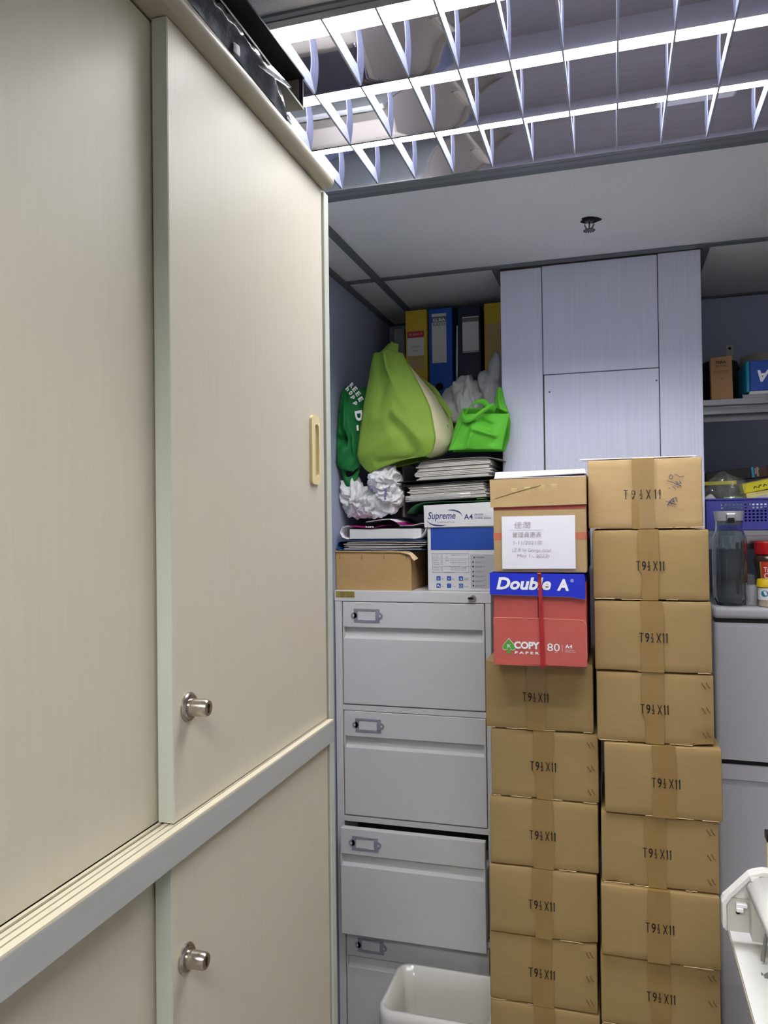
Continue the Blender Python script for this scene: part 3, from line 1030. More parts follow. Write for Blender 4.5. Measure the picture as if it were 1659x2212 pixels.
RTP = [(0.49, 0.19), (0.49, 0.175), (0.5, 0.19), (0.49, 0.19), (0.52, 0.2), (0.47, 0.185), (0.49, 0.19), (0.5, 0.19), (0.5, 0.19), (0.5, 0.19), (0.5, 0.19)]
for i, (x0, x1) in enumerate(RT):
    carton(x0, x1, RY[i], 0.285, PR * (11 - i), PR, 100 + i, RL[i], gR, RS[i], RTP[i], 'handwriting' if i == 0 else None,
           'carton_top' if i == 0 else 'carton', tx=(0.0 if i == 0 else 0.004), dent=(0.46, 0.05, 0.13) if i == 3 else ((-0.36, 0.03, 0.06) if i == 5 else None))
gL = 'computer paper cartons in the left-hand stack'
PLH = 0.15594
LT = [(-0.2935, -0.0520), (-0.2830, -0.0435), (-0.2875, -0.0460), (-0.2905, -0.0505), (-0.2930, -0.0530), (-0.2920, -0.0485), (-0.292, -0.049), (-0.292, -0.049)]
LL = ['carton directly under the red copy paper box, in its shadow',
      'second carton below the red box, with three wire stitches, shifted right',
      'third carton below the red box, beside the half-open drawer',
      'fourth carton below the red box, with a ragged lower edge on the one above',
      'fifth carton below the red box, stitched, beside the white waste bin',
      'sixth carton down in the left stack, just showing at the photo bottom',
      'seventh carton in the left stack, hidden beside the waste bin',
      'lowest carton of the left stack standing on the floor']
LL[3] = 'fourth carton below the red box, left of the seventh right-stack carton, unstitched'
LS = [0, 1, 0, 0, 1, 0, 0, 0]
LY = [1.800, 1.802, 1.80, 1.797, 1.802, 1.80, 1.80, 1.80]
for i, (x0, x1) in enumerate(LT):
    carton(x0, x1, LY[i], 0.285, PLH * (8 - i), PLH, 200 + i, LL[i], gL, LS[i], ((0.48, 0.175) if i == 0 else (0.5, 0.19)), tx=0.0,
           dent=(0.45, 0.03, 0.08) if i == 3 else None)

# ------------------------------------------------------------------ red copy paper box with blue lid
ZB = PLH * 8
cb = thing('copy_paper_box', 'red copy paper box with blue lid and a red ribbon, on the left stack', 'box', (-0.163, 1.89, ZB))
YF = 1.742
k = MB().box(-0.2635, -0.0625, YF, YF + 0.295, ZB, ZB + 0.185, 0.0025, 2)
rb = k.build('box_body', M['red_card'], cb)
k = MB()
k.prism([(-0.2638, ZB + 0.106), (-0.0622, ZB + 0.104), (-0.0622, ZB + 0.003), (-0.2638, ZB + 0.004)], 'Y', YF - 0.0022, YF)
k.build('front_flap', M['red_light'], cb)
MB().tube(smoothline([(-0.2636, YF - 0.0024, ZB + 0.090), (-0.2634, YF - 0.0024, ZB + 0.1055), (-0.20, YF - 0.0024, ZB + 0.1056), (-0.13, YF - 0.0024, ZB + 0.1046), (-0.066, YF - 0.0024, ZB + 0.1036), (-0.0624, YF - 0.0024, ZB + 0.096), (-0.0622, YF - 0.0024, ZB + 0.02)], 60), 0.0005, 5).build('worn_edge', M['pale_edge'], cb)
MB().box(-0.1655, -0.1640, YF - 0.0006, YF + 0.001, ZB + 0.107, ZB + 0.17).build('flap_slot', M['ink'], cb)
k = MB()
k.prism([(-0.2638, ZB + 0.001), (-0.2638, ZB + 0.016), (-0.215, ZB + 0.004), (-0.16, ZB + 0.001)], 'Y', YF - 0.0035, YF - 0.002)
k.build('torn_corner', M['red_light'], cb)
ld = MB()
x0, x1 = -0.2705, -0.0635
pts = [(x0, ZB + 0.155)]
nn = 30
for q in range(nn + 1):
    xx = x0 + (x1 - x0) * q / nn
    pts.append((xx, ZB + 0.1575 - 0.004 * q / nn + 0.0012 * noise.noise(Vector((xx * 60, 0, 3))) + (-0.004 if q > nn - 5 else 0) * (q - nn + 5) / 5))
pts = pts[1:] + [(x1 - 0.002, ZB + 0.2035), (x0 + 0.001, ZB + 0.2055)]
ld.prism(pts, 'Y', YF - 0.006, YF - 0.0028)
ld.box(x0, x0 + 0.003, YF - 0.004, YF + 0.302, ZB + 0.157, ZB + 0.205)
ld.box(x1 - 0.003, x1, YF - 0.004, YF + 0.302, ZB + 0.155, ZB + 0.2035)
ld.box(x0, x1, YF + 0.299, YF + 0.302, ZB + 0.156, ZB + 0.2035)
ld.box(x0, x1, YF - 0.004, YF + 0.302, ZB + 0.2005, ZB + 0.2035)
lo = ld.build('box_lid', M['blue_card'], cb)
MB().tube([(p[0], YF - 0.0046, p[1] - 0.0002) for p in pts[:-2]], 0.0006, 5).build('worn_edge', M['white_card'], lo)
t = MB()
yy = YF - 0.0066
add_text(t, 'Double', -0.2555, yy, ZB + 0.1685, 0.1195, 0.0275, bold=0.035, shear=0.22)
add_text(t, 'A', -0.1235, yy, ZB + 0.1675, 0.0255, 0.0255, bold=0.045, shear=0.1)
add_text(t, '®', -0.0945, yy, ZB + 0.1860, 0.0072, 0.0072)
t.build('lid_lettering', M['print_white'], lo)
t = MB()
yy = YF - 0.0030
add_text(t, 'COPY', -0.2185, yy, ZB + 0.0375, 0.0560, 0.0165, bold=0.045)
add_text(t, 'P A P E R', -0.2170, yy, ZB + 0.0265, 0.0530, 0.0056, bold=0.03)
add_text(t, '80', -0.1465, yy, ZB + 0.0350, 0.0270, 0.0165, bold=0.0)
t.box(-0.1144, -0.1139, yy - 0.0001, yy, ZB + 0.034, ZB + 0.049)
add_text(t, 'A4', -0.1080, yy, ZB + 0.0420, 0.0150, 0.0085, bold=0.015)
add_text(t, '210 x 297 mm', -0.1080, yy, ZB + 0.0372, 0.0190, 0.0024)
add_text(t, '500/80/g sheets', -0.1080, yy, ZB + 0.0332, 0.0225, 0.0024)
add_text(t, 'gsm', -0.1305, yy, ZB + 0.0315, 0.0065, 0.0022)
t.build('front_lettering', M['print_white'], cb)
def spade(mb, cx, zb, s, y):
    prof = [(0.0, 1.0), (0.12, 0.86), (0.30, 0.70), (0.45, 0.52), (0.50, 0.38), (0.45, 0.27), (0.34, 0.22), (0.22, 0.24), (0.10, 0.30), (0.12, 0.14), (0.2, 0.0), (0, 0)]
    L = [(cx + p[0] * s * 0.86, zb + p[1] * s) for p in prof] + [(cx - p[0] * s * 0.86, zb + p[1] * s) for p in reversed(prof[1:-1])]
    mb.prism(L, 'Y', y - 0.0003, y)
    return mb
spade(MB(), -0.2300, ZB + 0.0265, 0.0335, YF - 0.0023).build('spade_emblem', M['print_green'], cb)
def spade_outline(cx, zb, s, y, r, name, m, par):
    k = MB()
    prof = [(0.0, 1.0), (0.12, 0.86), (0.30, 0.70), (0.45, 0.52), (0.50, 0.38), (0.45, 0.27), (0.34, 0.22), (0.22, 0.24), (0.10, 0.30)]
    for sg in (-1, 1):
        k.tube([(cx + sg * p[0] * s * 0.86, y, zb + p[1] * s) for p in prof], r, 6)
    return k.build(name, m, par)
spade_outline(-0.2300, ZB + 0.0265, 0.0335, YF - 0.0026, 0.0005, 'emblem_rim', M['print_white'], cb)
add_text(MB(), 'IK', -0.2340, YF - 0.0032, ZB + 0.0395, 0.0085, 0.0075, bold=0.01).build('emblem_lettering', M['print_white'], cb)
wm = MB()
spade(wm, -0.1085, ZB + 0.012, 0.088, YF - 0.0022)
wm.build('pale_spade', M['pale_red'], cb)
add_text(MB(), 'IK', -0.1255, YF - 0.0030, ZB + 0.052, 0.034, 0.024, bold=0.03).build('pale_lettering', M['red_light'], cb)
# red plastic ribbon tied round the box
k = MB()
k.ribbon([(-0.1615, YF + 0.15, ZB + 0.2045), (-0.1605, YF - 0.004, ZB + 0.2043), (-0.1602, YF - 0.0085, ZB + 0.201), (-0.1590, YF - 0.0085, ZB + 0.15), (-0.1575, YF - 0.0055, ZB + 0.07), (-0.156, YF - 0.0055, ZB + 0.004), (-0.156, YF - 0.003, ZB + 0.0)],
         [(0.005, 0, 0), (0.004, 0, 0), (0.0035, 0, 0), (0.004, 0, 0), (0.0048, 0, 0), (0.0048, 0, 0), (0.0045, 0, 0)], 0.0008)
k.build('red_ribbon', M['red_ribbon'], cb, smooth=True)

# carton with a note, above it
ZC = ZB + 0.206
nb = thing('labelled_box', 'brown taped box with handwritten white paper, on the blue-lidded red box', 'box', (-0.163, 1.88, ZC))
YN = 1.745
MB().box(-0.2610, -0.0600, YN, YN + 0.29, ZC, ZC + 0.15, 0.003, 2).build('box_body', M['carton_top'], nb)
for (z0, z1, mm, nm, a, b) in ((0.140, 0.1495, 'red_card', 'red_band', -0.2605, -0.0605), (0.073, 0.0885, 'red_tape', 'red_band', -0.261, -0.0600)):
    MB().box(a - 0.0006, b + 0.0006, YN - 0.0008, YN + 0.24, ZC + z0, ZC + z1).build(nm, M[mm], nb)
tl = MB()
tl.prism([(-0.2665, ZC + 0.1455), (-0.2680, ZC + 0.208), (-0.0605, ZC + 0.2095), (-0.0590, ZC + 0.1495)], 'Y', YN - 0.005, YN - 0.002)
tl.box(-0.2670, -0.2640, YN - 0.004, YN + 0.295, ZC + 0.147, ZC + 0.208)
tl.box(-0.0620, -0.0590, YN - 0.004, YN + 0.295, ZC + 0.15, ZC + 0.213)
tl.box(-0.2670, -0.0590, YN + 0.292, YN + 0.295, ZC + 0.147, ZC + 0.208)
tl.box(-0.2665, -0.0605, YN - 0.004, YN + 0.295, ZC + 0.205, ZC + 0.208)
lid2 = tl.build('box_lid', M['carton_top'], nb)
t = MB()
for i, (x, z) in enumerate(((-0.2200, 0.184), (-0.1910, 0.1865), (-0.1600, 0.1895), (-0.1330, 0.191))):
    t.box(x, x + 0.013, YN - 0.0054, YN - 0.005, ZC + z, ZC + z + 0.004)
    t.box(x, x + 0.013, YN - 0.0054, YN - 0.005, ZC + z - 0.0035, ZC + z - 0.0015)
    add_text(t, 'A4 80g', x, YN - 0.0054, ZC + z - 0.009, 0.013, 0.003)
t.build('faint_marks', M['cream_dark'], lid2)
MB().tube([(-0.256, YN - 0.0052, ZC + 0.165), (-0.22, YN - 0.0056, ZC + 0.176), (-0.155, YN - 0.0056, ZC + 0.193)], 0.0005, 5).build('crease_line', M['staple'], lid2)
k = MB()
P = [[(-0.2615 + 0.202 * j / 12, YN - 0.0012 - 0.0018 * abs(noise.noise(Vector((i * 1.1, j * 0.7, 9)))), ZC + 0.002 + 0.136 * i / 10) for j in range(13)] for i in range(11)]
k.grid(P)
k.build('clear_tape', M['clear_tape'], nb, smooth='all')
k = MB()
P = [[(-0.2425 + 0.1595 * j / 6, YN - 0.0038 - 0.0006 * math.sin(j), ZC + 0.0085 + 0.1165 * i / 6 + 0.001 * j / 6) for j in range(7)] for i in range(7)]
k.grid(P)
pa = thicken(k.build('paper_label', M['white_paper'], nb), 0.0004)
t = MB()
yy = YN - 0.0050
for (s_, x, z, w_, h_) in (('佳潤', -0.2150, 0.098, 0.036, 0.015), ('管理員更表', -0.2190, 0.078, 0.063, 0.012), ('1-11/2021年', -0.2170, 0.062, 0.064, 0.010),
                           ('(正本 by George dated', -0.2200, 0.044, 0.085, 0.011), ('May 1-, 2022)', -0.2090, 0.032, 0.070, 0.009)):
    add_text(t, s_, x, yy, ZC + z, w_, h_, shear=0.1)
t.box(-0.2240, -0.1500, yy - 0.0001, yy, ZC + 0.0945, ZC + 0.0950)
t.build('pencil_writing', M['pencil'], pa)
# white sheet tray on top
k = MB()
ps = tag(k.box(-0.2590, -0.0620, YN - 0.001, YN + 0.28, ZC + 0.2102, ZC + 0.2115).box(-0.2570, -0.0615, YN + 0.004, YN + 0.28, ZC + 0.2115, ZC + 0.214,
    rot=(Vector((-0.25, 1.75, ZC + 0.2115)), Matrix.Rotation(-0.035, 3, 'Y'))).prism([(-0.2600, ZC + 0.2098), (-0.2570, ZC + 0.2255), (-0.0620, ZC + 0.2275), (-0.0590, ZC + 0.217)], 'Y', YN + 0.012, YN + 0.0135).build('card_tray', M['white_paper'], None),
    'shallow white card tray lying on the box with the handwritten paper', 'tray')
# white sheet behind the topmost carton on the right
k = MB().box(-0.074, 0.17, 1.80, 2.06, PR * 11 + 0.0005, PR * 11 + 0.003, rot=(Vector((0, 1.8, PR * 11)), Matrix.Rotation(0.06, 3, 'X')))
tag(k.build('white_sheet', M['white_paper'], None), 'thin white sheet lying on the topmost carton of the right stack', 'paper')

# ------------------------------------------------------------------ things on the filing cabinet
CT = 1.374
# open kraft box
kb = thing('kraft_box', 'low brown cardboard box with torn flap on the filing cabinet', 'box', (-0.67, 2.27, CT))
k = MB()
k.box(-0.7830, -0.5560, 2.140, 2.143, CT, CT + 0.110, 0.0008, 1)
k.box(-0.7830, -0.7800, 2.143, 2.40, CT, CT + 0.110)
k.box(-0.5590, -0.5560, 2.143, 2.40, CT, CT + 0.108)
k.box(-0.7800, -0.5590, 2.397, 2.40, CT, CT + 0.110)
k.box(-0.7800, -0.5590, 2.143, 2.397, CT, CT + 0.003)
k.build('box_body', M['kraft'], kb)
k = MB()
k.prism([(-0.783, CT + 0.110), (-0.784, CT + 0.1135), (-0.70, CT + 0.1125), (-0.62, CT + 0.1145), (-0.56, CT + 0.111), (-0.556, CT + 0.1075)], 'Y', 2.136, 2.36)
k.build('top_flap', M['kraft'], kb)
k = MB()
k.ribbon([(-0.585, 2.139, CT + 0.110), (-0.560, 2.136, CT + 0.106), (-0.548, 2.134, CT + 0.096), (-0.540, 2.133, CT + 0.088)], [(0, 0.004, 0.002), (0, 0.005, 0.004), (0.004, 0.004, 0.004), (0.005, 0.003, 0.003)], 0.0025)
k.build('torn_flap', M['carton_dark'], kb)
for x in (-0.772, -0.704, -0.637, -0.571):
    MB().tube([(x, 2.1395, CT + 0.102), (x + 0.001, 2.1393, CT + 0.094), (x - 0.001, 2.1395, CT + 0.088)], 0.0007, 5).build('flap_notch', M['staple'], kb)

# blue plastic file with papers
bf = thing('blue_document_file', 'blue plastic document file full of papers on the kraft box', 'file', (-0.64, 2.25, CT + 0.1145))
z = CT + 0.1145
k = MB()
pr = [(-0.515, z + 0.0006), (-0.76, z + 0.0006)]
for q in range(9):
    a = -PI / 2 - PI * q / 8
    pr.append((-0.766 + 0.0125 * math.cos(a), z + 0.0140 + 0.0132 * math.sin(a)))
pr += [(-0.70, z + 0.030), (-0.58, z + 0.0305), (-0.515, z + 0.030)]
inn = [(p[0] if p[0] > -0.75 else p[0] + 0.0014, p[1] + (0.0012 if p[1] < z + 0.014 else -0.0012)) for p in pr]
A, B = [(p[0], 2.138, p[1]) for p in pr], [(p[0], 2.38, p[1]) for p in pr]
k.quadstrip(A, B)
A2, B2 = [(p[0], 2.138, p[1]) for p in inn], [(p[0], 2.38, p[1]) for p in inn]
k.quadstrip(A2, B2)
k.quadstrip(A, A2)
k.build('file_cover', M['blue_file'], bf, smooth=True)
k = MB()
rr = random.Random(3)
for q in range(9):
    zz = z + 0.0025 + q * 0.0029
    k.box(-0.755 + rr.uniform(-0.006, 0.01), -0.53 + rr.uniform(-0.02, 0.02), 2.139 + rr.uniform(0, 0.008), 2.37, zz, zz + rr.uniform(0.0007, 0.002),
          rot=(Vector((-0.75, 2.2, zz)), Matrix.Rotation(rr.uniform(-0.02, 0.012), 3, 'Y')))
k.build('paper_sheets', M['paper_edge'], bf)

# catalogue with magenta cover
ct = thing('magenta_catalogue', 'thick catalogue with curling magenta and white cover on the blue file', 'book', (-0.63, 2.25, z + 0.0315))
z = z + 0.0315
MB().box(-0.742, -0.528, 2.146, 2.36, z + 0.0012, z + 0.030, 0.001, 1).build('page_block', M['cab_grey'], ct)
def sheetY(name, prof, m, y0=2.140, y1=2.37, th=0.0012):
    P = smoothline([(p[0], 0, p[1]) for p in prof], 40)
    k = MB()
    k.quadstrip([(p.x, y0, p.z) for p in P], [(p.x, y1, p.z) for p in P])
    return thicken(k.build(name, m, ct, smooth='all'), th)
sheetY('cover', [(-0.745, z + 0.0008), (-0.762, z + 0.006), (-0.769, z + 0.020), (-0.762, z + 0.036), (-0.745, z + 0.0405), (-0.735, z + 0.036)], M['cover_white'])
sheetY('cover', [(-0.742, z + 0.040), (-0.70, z + 0.0345), (-0.66, z + 0.0345), (-0.640, z + 0.040)], M['magenta'])
sheetY('cover', [(-0.69, z + 0.050), (-0.650, z + 0.056), (-0.62, z + 0.058), (-0.600, z + 0.050), (-0.588, z + 0.040)], M['cover_white'], 2.141)
sheetY('cover', [(-0.606, z + 0.052), (-0.585, z + 0.042), (-0.55, z + 0.040), (-0.515, z + 0.046)], M['magenta'], 2.139)
sheetY('cover', [(-0.588, z + 0.038), (-0.555, z + 0.038), (-0.520, z + 0.046), (-0.510, z + 0.040), (-0.512, z + 0.026), (-0.528, z + 0.004), (-0.55, z + 0.001)], M['cover_white'], 2.138)
t = MB()
add_text(t, 'un', -0.690, 2.1385, z + 0.034, 0.024, 0.004, bold=0.03)
t.build('cover_lettering', M['print_white'], ct)

# white carton, reams of copy paper
sb = thing('white_paper_box', 'white and blue copy paper box on the filing cabinet with icons', 'box', (-0.40, 2.29, CT))
BH = 0.2385
CL = CT + 0.0575
MB().box(-0.5085, -0.300, 2.142, 2.43, CT, CT + BH, 0.002, 1).build('box_body', M['white_card'], sb)
k = MB()
k.prism([(-0.5150, CL + 0.1215), (-0.5165, CL + 0.1835), (-0.30, CL + 0.1905), (-0.299, CL + 0.1245)], 'Y', 2.136, 2.44)
wl = k.build('box_lid', M['white_card'], sb)
plate(MB(), -0.4985, -0.3005, 2.142, CT + 0.115, CT + 0.1775).build('blue_band', M['blue_print'], sb)
t = MB()
add_text(t, 'Supreme', -0.5045, 2.1354, CL + 0.138, 0.0790, 0.0265, bold=0.01, shear=0.2)
add_text(t, 'Excellent for your needs', -0.4780, 2.1354, CL + 0.134, 0.050, 0.0035)
add_text(t, 'A4', -0.4015, 2.1354, CL + 0.1425, 0.0245, 0.0150, bold=0.005)
add_text(t, '80 GSM.', -0.3700, 2.1354, CL + 0.1530, 0.023, 0.0050)
add_text(t, '5x500 sheets', -0.3700, 2.1354, CL + 0.1435, 0.044, 0.0050)
t.box(-0.3730, -0.3726, 2.1352, 2.1354, CL + 0.143, CL + 0.159)
t.box(-0.3700, -0.3300, 2.1352, 2.1354, CL + 0.1502, CL + 0.1506)
# the two swooshes of the mark
for (pts) in ([(-0.448, 0.169), (-0.430, 0.169), (-0.413, 0.163), (-0.406, 0.153), (-0.407, 0.148)], [(-0.508, 0.143), (-0.502, 0.133), (-0.485, 0.127), (-0.466, 0.126), (-0.452, 0.128)]):
    Q = smoothline([(p[0], 2.1353, CL + p[1]) for p in pts], 16)
    for i in range(len(Q) - 1):
        wv = 0.0016 * math.sin(PI * (i + 0.5) / (len(Q) - 1)) + 0.0003
        t.quadstrip([Q[i] + Vector((0, 0, wv)), Q[i + 1] + Vector((0, 0, wv))], [Q[i] - Vector((0, 0, wv)), Q[i + 1] - Vector((0, 0, wv))])
t.build('lid_lettering', M['navy_print'], wl)
t = MB()
yy = 2.1412
X0, X1, Z0, Z1 = -0.4950, -0.3910, CT + 0.0520, CT + 0.1055
for (a, b, c, d_) in ((X0, X1, Z0, Z0 + 0.0005), (X0, X1, Z1, Z1 + 0.0005), (X0, X0 + 0.0005, Z0, Z1), (X1, X1 + 0.0005, Z0, Z1), (X0, X1, CT + 0.0901, CT + 0.0905), (X0, X1, CT + 0.0691, CT + 0.0696)):
    t.box(a, b, yy - 0.0002, yy, c, d_)
rows = [(0.0680, ('Type of paper', 'Size', 'Quantity', 'Suggestion for use')), (0.0640, ('Bond Paper', 'A4', '5 ream', '')), (0.0575, ('Basis Paper 2.0', '75', '500 Sheets', 'for copier, laser printer, fax machine and')), (0.0540, ('Brightness', '80 GSM', '', 'business printing and')),
        (0.0505, ('Whiteness CIE', '162-166', '', 'for high speed copying machines')), (0.0435, ('Thickness', '104', '', 'Moisture 4-5%')), (0.0395, ('Roughness', '180-200', '', 'Acid free paper'))]
for zz, cells in rows:
    for s_, x, w_ in zip(cells, (X0 + 0.003, X0 + 0.024, X0 + 0.038, X0 + 0.052), (0.017, 0.009, 0.011, 0.045)):
        if s_:
            add_text(t, s_, x, yy - 0.0002, CT + zz * 1.465, w_ if len(s_) > 8 else w_ * 0.7, 0.0028)
for q, (s_, s2) in enumerate((('FAX', ''), ('LASER', ''), ('2 SIDED', 'COPYING'), ('COPY', ''), ('INKJET', ''), ('ACID FREE', ''))):
    ix, iz = -0.4835 + 0.030 * (q % 3) + (0.004 if q % 3 == 2 else 0), CT + (0.0295 if q < 3 else 0.0090)
    add_text(t, s_, ix + 0.0145, yy - 0.0002, iz + (0.005 if s2 else 0.003), 0.0065 if len(s_) < 6 else 0.0125, 0.0024)
    if s2:
        add_text(t, s2, ix + 0.0145, yy - 0.0002, iz + 0.0015, 0.0125, 0.0024)
t.build('box_lettering', M['navy_print'], sb)
for q in range(6):
    ix, iz = -0.4835 + 0.030 * (q % 3) + (0.004 if q % 3 == 2 else 0), CT + (0.0295 if q < 3 else 0.0090)
    k = MB().box(ix, ix + 0.0115, 2.1408, 2.1420, iz, iz + 0.0120, 0.0005, 1)
    ic = k.build('print_icon', M['blue_icon'], sb)
    g = MB()
    y = 2.1405
    if q == 0:
        for zz in (0.0075, 0.0052, 0.003):
            g.box(ix + 0.003, ix + 0.0085, y - 0.0002, y, iz + zz - 0.0006, iz + zz)
    elif q == 1:
        g.prism([(ix + 0.0065, iz + 0.009), (ix + 0.003, iz + 0.0048), (ix + 0.0056, iz + 0.0048), (ix + 0.0046, iz + 0.0015), (ix + 0.0085, iz + 0.006), (ix + 0.0058, iz + 0.006)], 'Y', y - 0.0002, y)
    elif q == 2:
        g.box(ix + 0.003, ix + 0.0085, y - 0.0002, y, iz + 0.0075, iz + 0.0083)
        g.box(ix + 0.003, ix + 0.0038, y - 0.0002, y, iz + 0.0025, iz + 0.0075)
        g.box(ix + 0.0055, ix + 0.0085, y - 0.0002, y, iz + 0.0025, iz + 0.0055)
    elif q == 3:
        g.box(ix + 0.0025, ix + 0.006, y - 0.0002, y, iz + 0.004, iz + 0.0085)
        g.box(ix + 0.0068, ix + 0.0090, y - 0.0002, y, iz + 0.002, iz + 0.006)
    elif q == 4:
        g.box(ix + 0.0054, ix + 0.0060, y - 0.0002, y, iz + 0.002, iz + 0.0075)
        g.box(ix + 0.0035, ix + 0.0080, y - 0.0002, y, iz + 0.0078, iz + 0.0084)
    else:
        g.lathe([(0.0034, 0), (0.0042, 0)], (0, 0, 0), 20)
        for v in g.bm.verts:
            v.co = Vector((ix + 0.0057 + v.co.x, y, iz + 0.0052 + v.co.y))
        for f_ in [f_ for f_ in g.bm.faces if len(f_.verts) > 4]:
            g.bm.faces.remove(f_)
        g.tube([(ix + 0.0032, y, iz + 0.0028), (ix + 0.0080, y, iz + 0.0078)], 0.0004, 5)
    g.build('icon_glyph', M['print_white'], ic)
wp = plate(MB(), -0.3865, -0.318, 2.142, CT + 0.0081, CT + 0.1026).build('warning_panel', M['light_grey_print'], sb)
t = MB()
t.prism([(-0.3780, CT + 0.0923), (-0.3735, CT + 0.0923), (-0.3757, CT + 0.0984)], 'Y', 2.1411, 2.1413)
add_text(t, 'WARNING', -0.3710, 2.1411, CT + 0.0929, 0.0235, 0.0034, bold=0.02)
for q in range(6):
    zz = CT + 0.0800 - 0.0132 * q
    t.box(-0.3810, -0.3770, 2.1410, 2.1413, zz, zz + (0.004 if q % 2 else 0.003))
    if q % 2 == 0:
        t.box(-0.3795, -0.3785, 2.1410, 2.1413, zz - 0.002, zz)
    add_text(t, ('Keep away from rain', 'Handle with care', 'Keep dry and clean', 'Do not use hooks', 'Do not drop boxes', 'Stack six high')[q], -0.3730, 2.1411, zz + 0.0016, 0.027, 0.0022)
    add_text(t, ('and moisture', 'at all times', 'in a cool place', 'on the carton', 'or throw', 'at most')[q], -0.3730, 2.1411, zz - 0.0012, 0.018, 0.0022)
t.build('warning_lettering', M['ink'], wp)

# files lying on the white box
gf = thing('green_folder', 'thin dark green folder lying flat on the white box lid', 'folder', (-0.44, 2.29, CL + 0.1905))
z = CL + 0.1908
k = MB()
Q = smoothline([(-0.565, 0, z - 0.030), (-0.552, 0, z - 0.012), (-0.53, 0, z - 0.001), (-0.49, 0, z + 0.0015), (-0.33, 0, z + 0.002)], 30)
k.quadstrip([(p.x, 2.136, p.z) for p in Q], [(p.x, 2.42, p.z) for p in Q])
thicken(k.build('folder_cover', M['green_folder'], gf, smooth='all'), 0.0016)
MB().tube([(-0.37, 2.1355, z + 0.002), (-0.345, 2.1355, z + 0.0025), (-0.335, 2.1355, z + 0.006), (-0.345, 2.1355, z + 0.0085), (-0.365, 2.1355, z + 0.008)], 0.0008, 6).build('elastic_band', M['print_green'], gf)

def file_stack(name, lab, x0, x1, y0, z0, tilt, layers, cover, seed, extra=None):
    r = thing(name, lab, 'file', ((x0 + x1) / 2, y0 + 0.13, z0))
    rr = random.Random(seed)
    W = x1 - x0
    k = MB()
    zz = 0.003
    for (t_, dx0, dx1) in layers:
        k.box(-W / 2 + dx0 + rr.uniform(-0.003, 0.003), W / 2 + dx1 + rr.uniform(-0.004, 0.004), -0.13 + rr.uniform(0, 0.006), 0.12, zz, zz + t_ * 0.8)
        zz += t_
    k.build('paper_sheets', M['paper_edge'], r, world=False)
    c = MB()
    c.box(-W / 2 - cover[0], W / 2 + cover[1], -0.134, 0.13, 0.0, 0.0026, 0.0008, 1)
    c.build('lower_cover', M['black_file'], r, world=False)
    c = MB()
    Q = smoothline([(-W / 2 - cover[2], 0, zz + 0.001), (0, 0, zz + 0.0025), (W / 2 - 0.01, 0, zz + 0.001), (W / 2 + cover[3], 0, zz + cover[4])], 24)
    c.quadstrip([(p.x, -0.136, p.z) for p in Q], [(p.x, 0.13, p.z) for p in Q])
    thicken(c.build('upper_cover', M['board'] if cover[5] else M['black_file'], r, smooth='all', world=False), 0.0022)
    r.rotation_euler = (0, -tilt, 0)
    return r, zz
lay = []
rr = random.Random(11)
for q in range(14):
    lay.append((rr.choice((0.002, 0.003, 0.004)), 0.012 * abs(math.sin(q * 0.8)) - 0.004, -0.012 * q / 14))
fB, hB = file_stack('file_of_papers', 'lower black file with clear sleeves and bent papers above the white box', -0.568, -0.338, 2.155, CL + 0.1975, 0.045, lay, (0.012, 0.02, 0.02, 0.006, 0.0, 0), 4)
k = MB()
k.box(-0.120, 0.07, -0.1365, -0.1335, 0.006, 0.017, 0.002, 2)
k.build('clear_sleeve', M['clear_sleeve'], fB, world=False)
lay = []
for q in range(15):
    lay.append((rr.choice((0.002, 0.003, 0.0042)), 0.006 * math.sin(q * 0.9) + (0.008 if q > 11 else 0.0), -0.004 * math.sin(q)))
fA, hA = file_stack('file_of_papers', 'upper open file of white papers under the lime green bag', -0.538, -0.328, 2.15, CL + 0.1975 + hB + 0.0115, 0.035, lay, (0.06, 0.012, -0.02, 0.035, -0.010, 1), 8)
# black lever file with its rings seen at the left of the papers
lv = thing('lever_arch_file', 'black lever arch file standing behind the papers left of the file stack', 'file', (-0.600, 2.31, CT + 0.21))
LV = CT + 0.209
MB().box(-0.632, -0.610, 2.245, 2.42, LV, LV + 0.165, 0.002, 1).build('file_cover', M['black_file'], lv)
MB().box(-0.6098, -0.6085, 2.246, 2.42, LV, LV + 0.165).build('cover_lining', M['grey_card'], lv)
MB().box(-0.6080, -0.602, 2.25, 2.41, LV, LV + 0.160).build('paper_sheets', M['paper_edge'], lv)

# ------------------------------------------------------------------ shelf with binders
sh = MB().box(-0.784, -0.305, 2.46, 2.748, 1.925, 1.945, 0.001, 1)
tag(sh.build('wall_shelf', M['cab_grey'], None), 'grey shelf board in the left alcove carrying the ring binders', 'shelf')
def binder(lab, x0, x1, z1, m, hole=True, y=2.48):
    r = thing('ring_binder', lab, 'binder', ((x0 + x1) / 2, y + 0.13, 1.945), 'ring binders on the alcove shelf')
    k = MB()
    k.box(x0, x0 + 0.003, y + 0.002, 2.745, 1.945, z1, 0.001, 1)
    k.box(x1 - 0.003, x1, y + 0.002, 2.745, 1.945, z1, 0.001, 1)
    k.build('cover_boards', m, r)
    s_ = MB().box(x0, x1, y, y + 0.003, 1.945, z1, 0.0012, 1).build('spine', m, r)
    MB().box(x0 + 0.006, x1 - 0.008, y + 0.02, 2.73, 1.95, z1 - 0.02).build('paper_sheets', M['paper_edge'], r)
    return r
b1 = binder('yellow binder with a red-headed label, leftmost of the shelf', -0.6530, -0.5810, 2.266, M['yellow_file'])
y = 2.4795
plate(MB(), -0.6470, -0.5910, y, 2.1750, 2.1960).build('label_head', M['label_red'], b1)
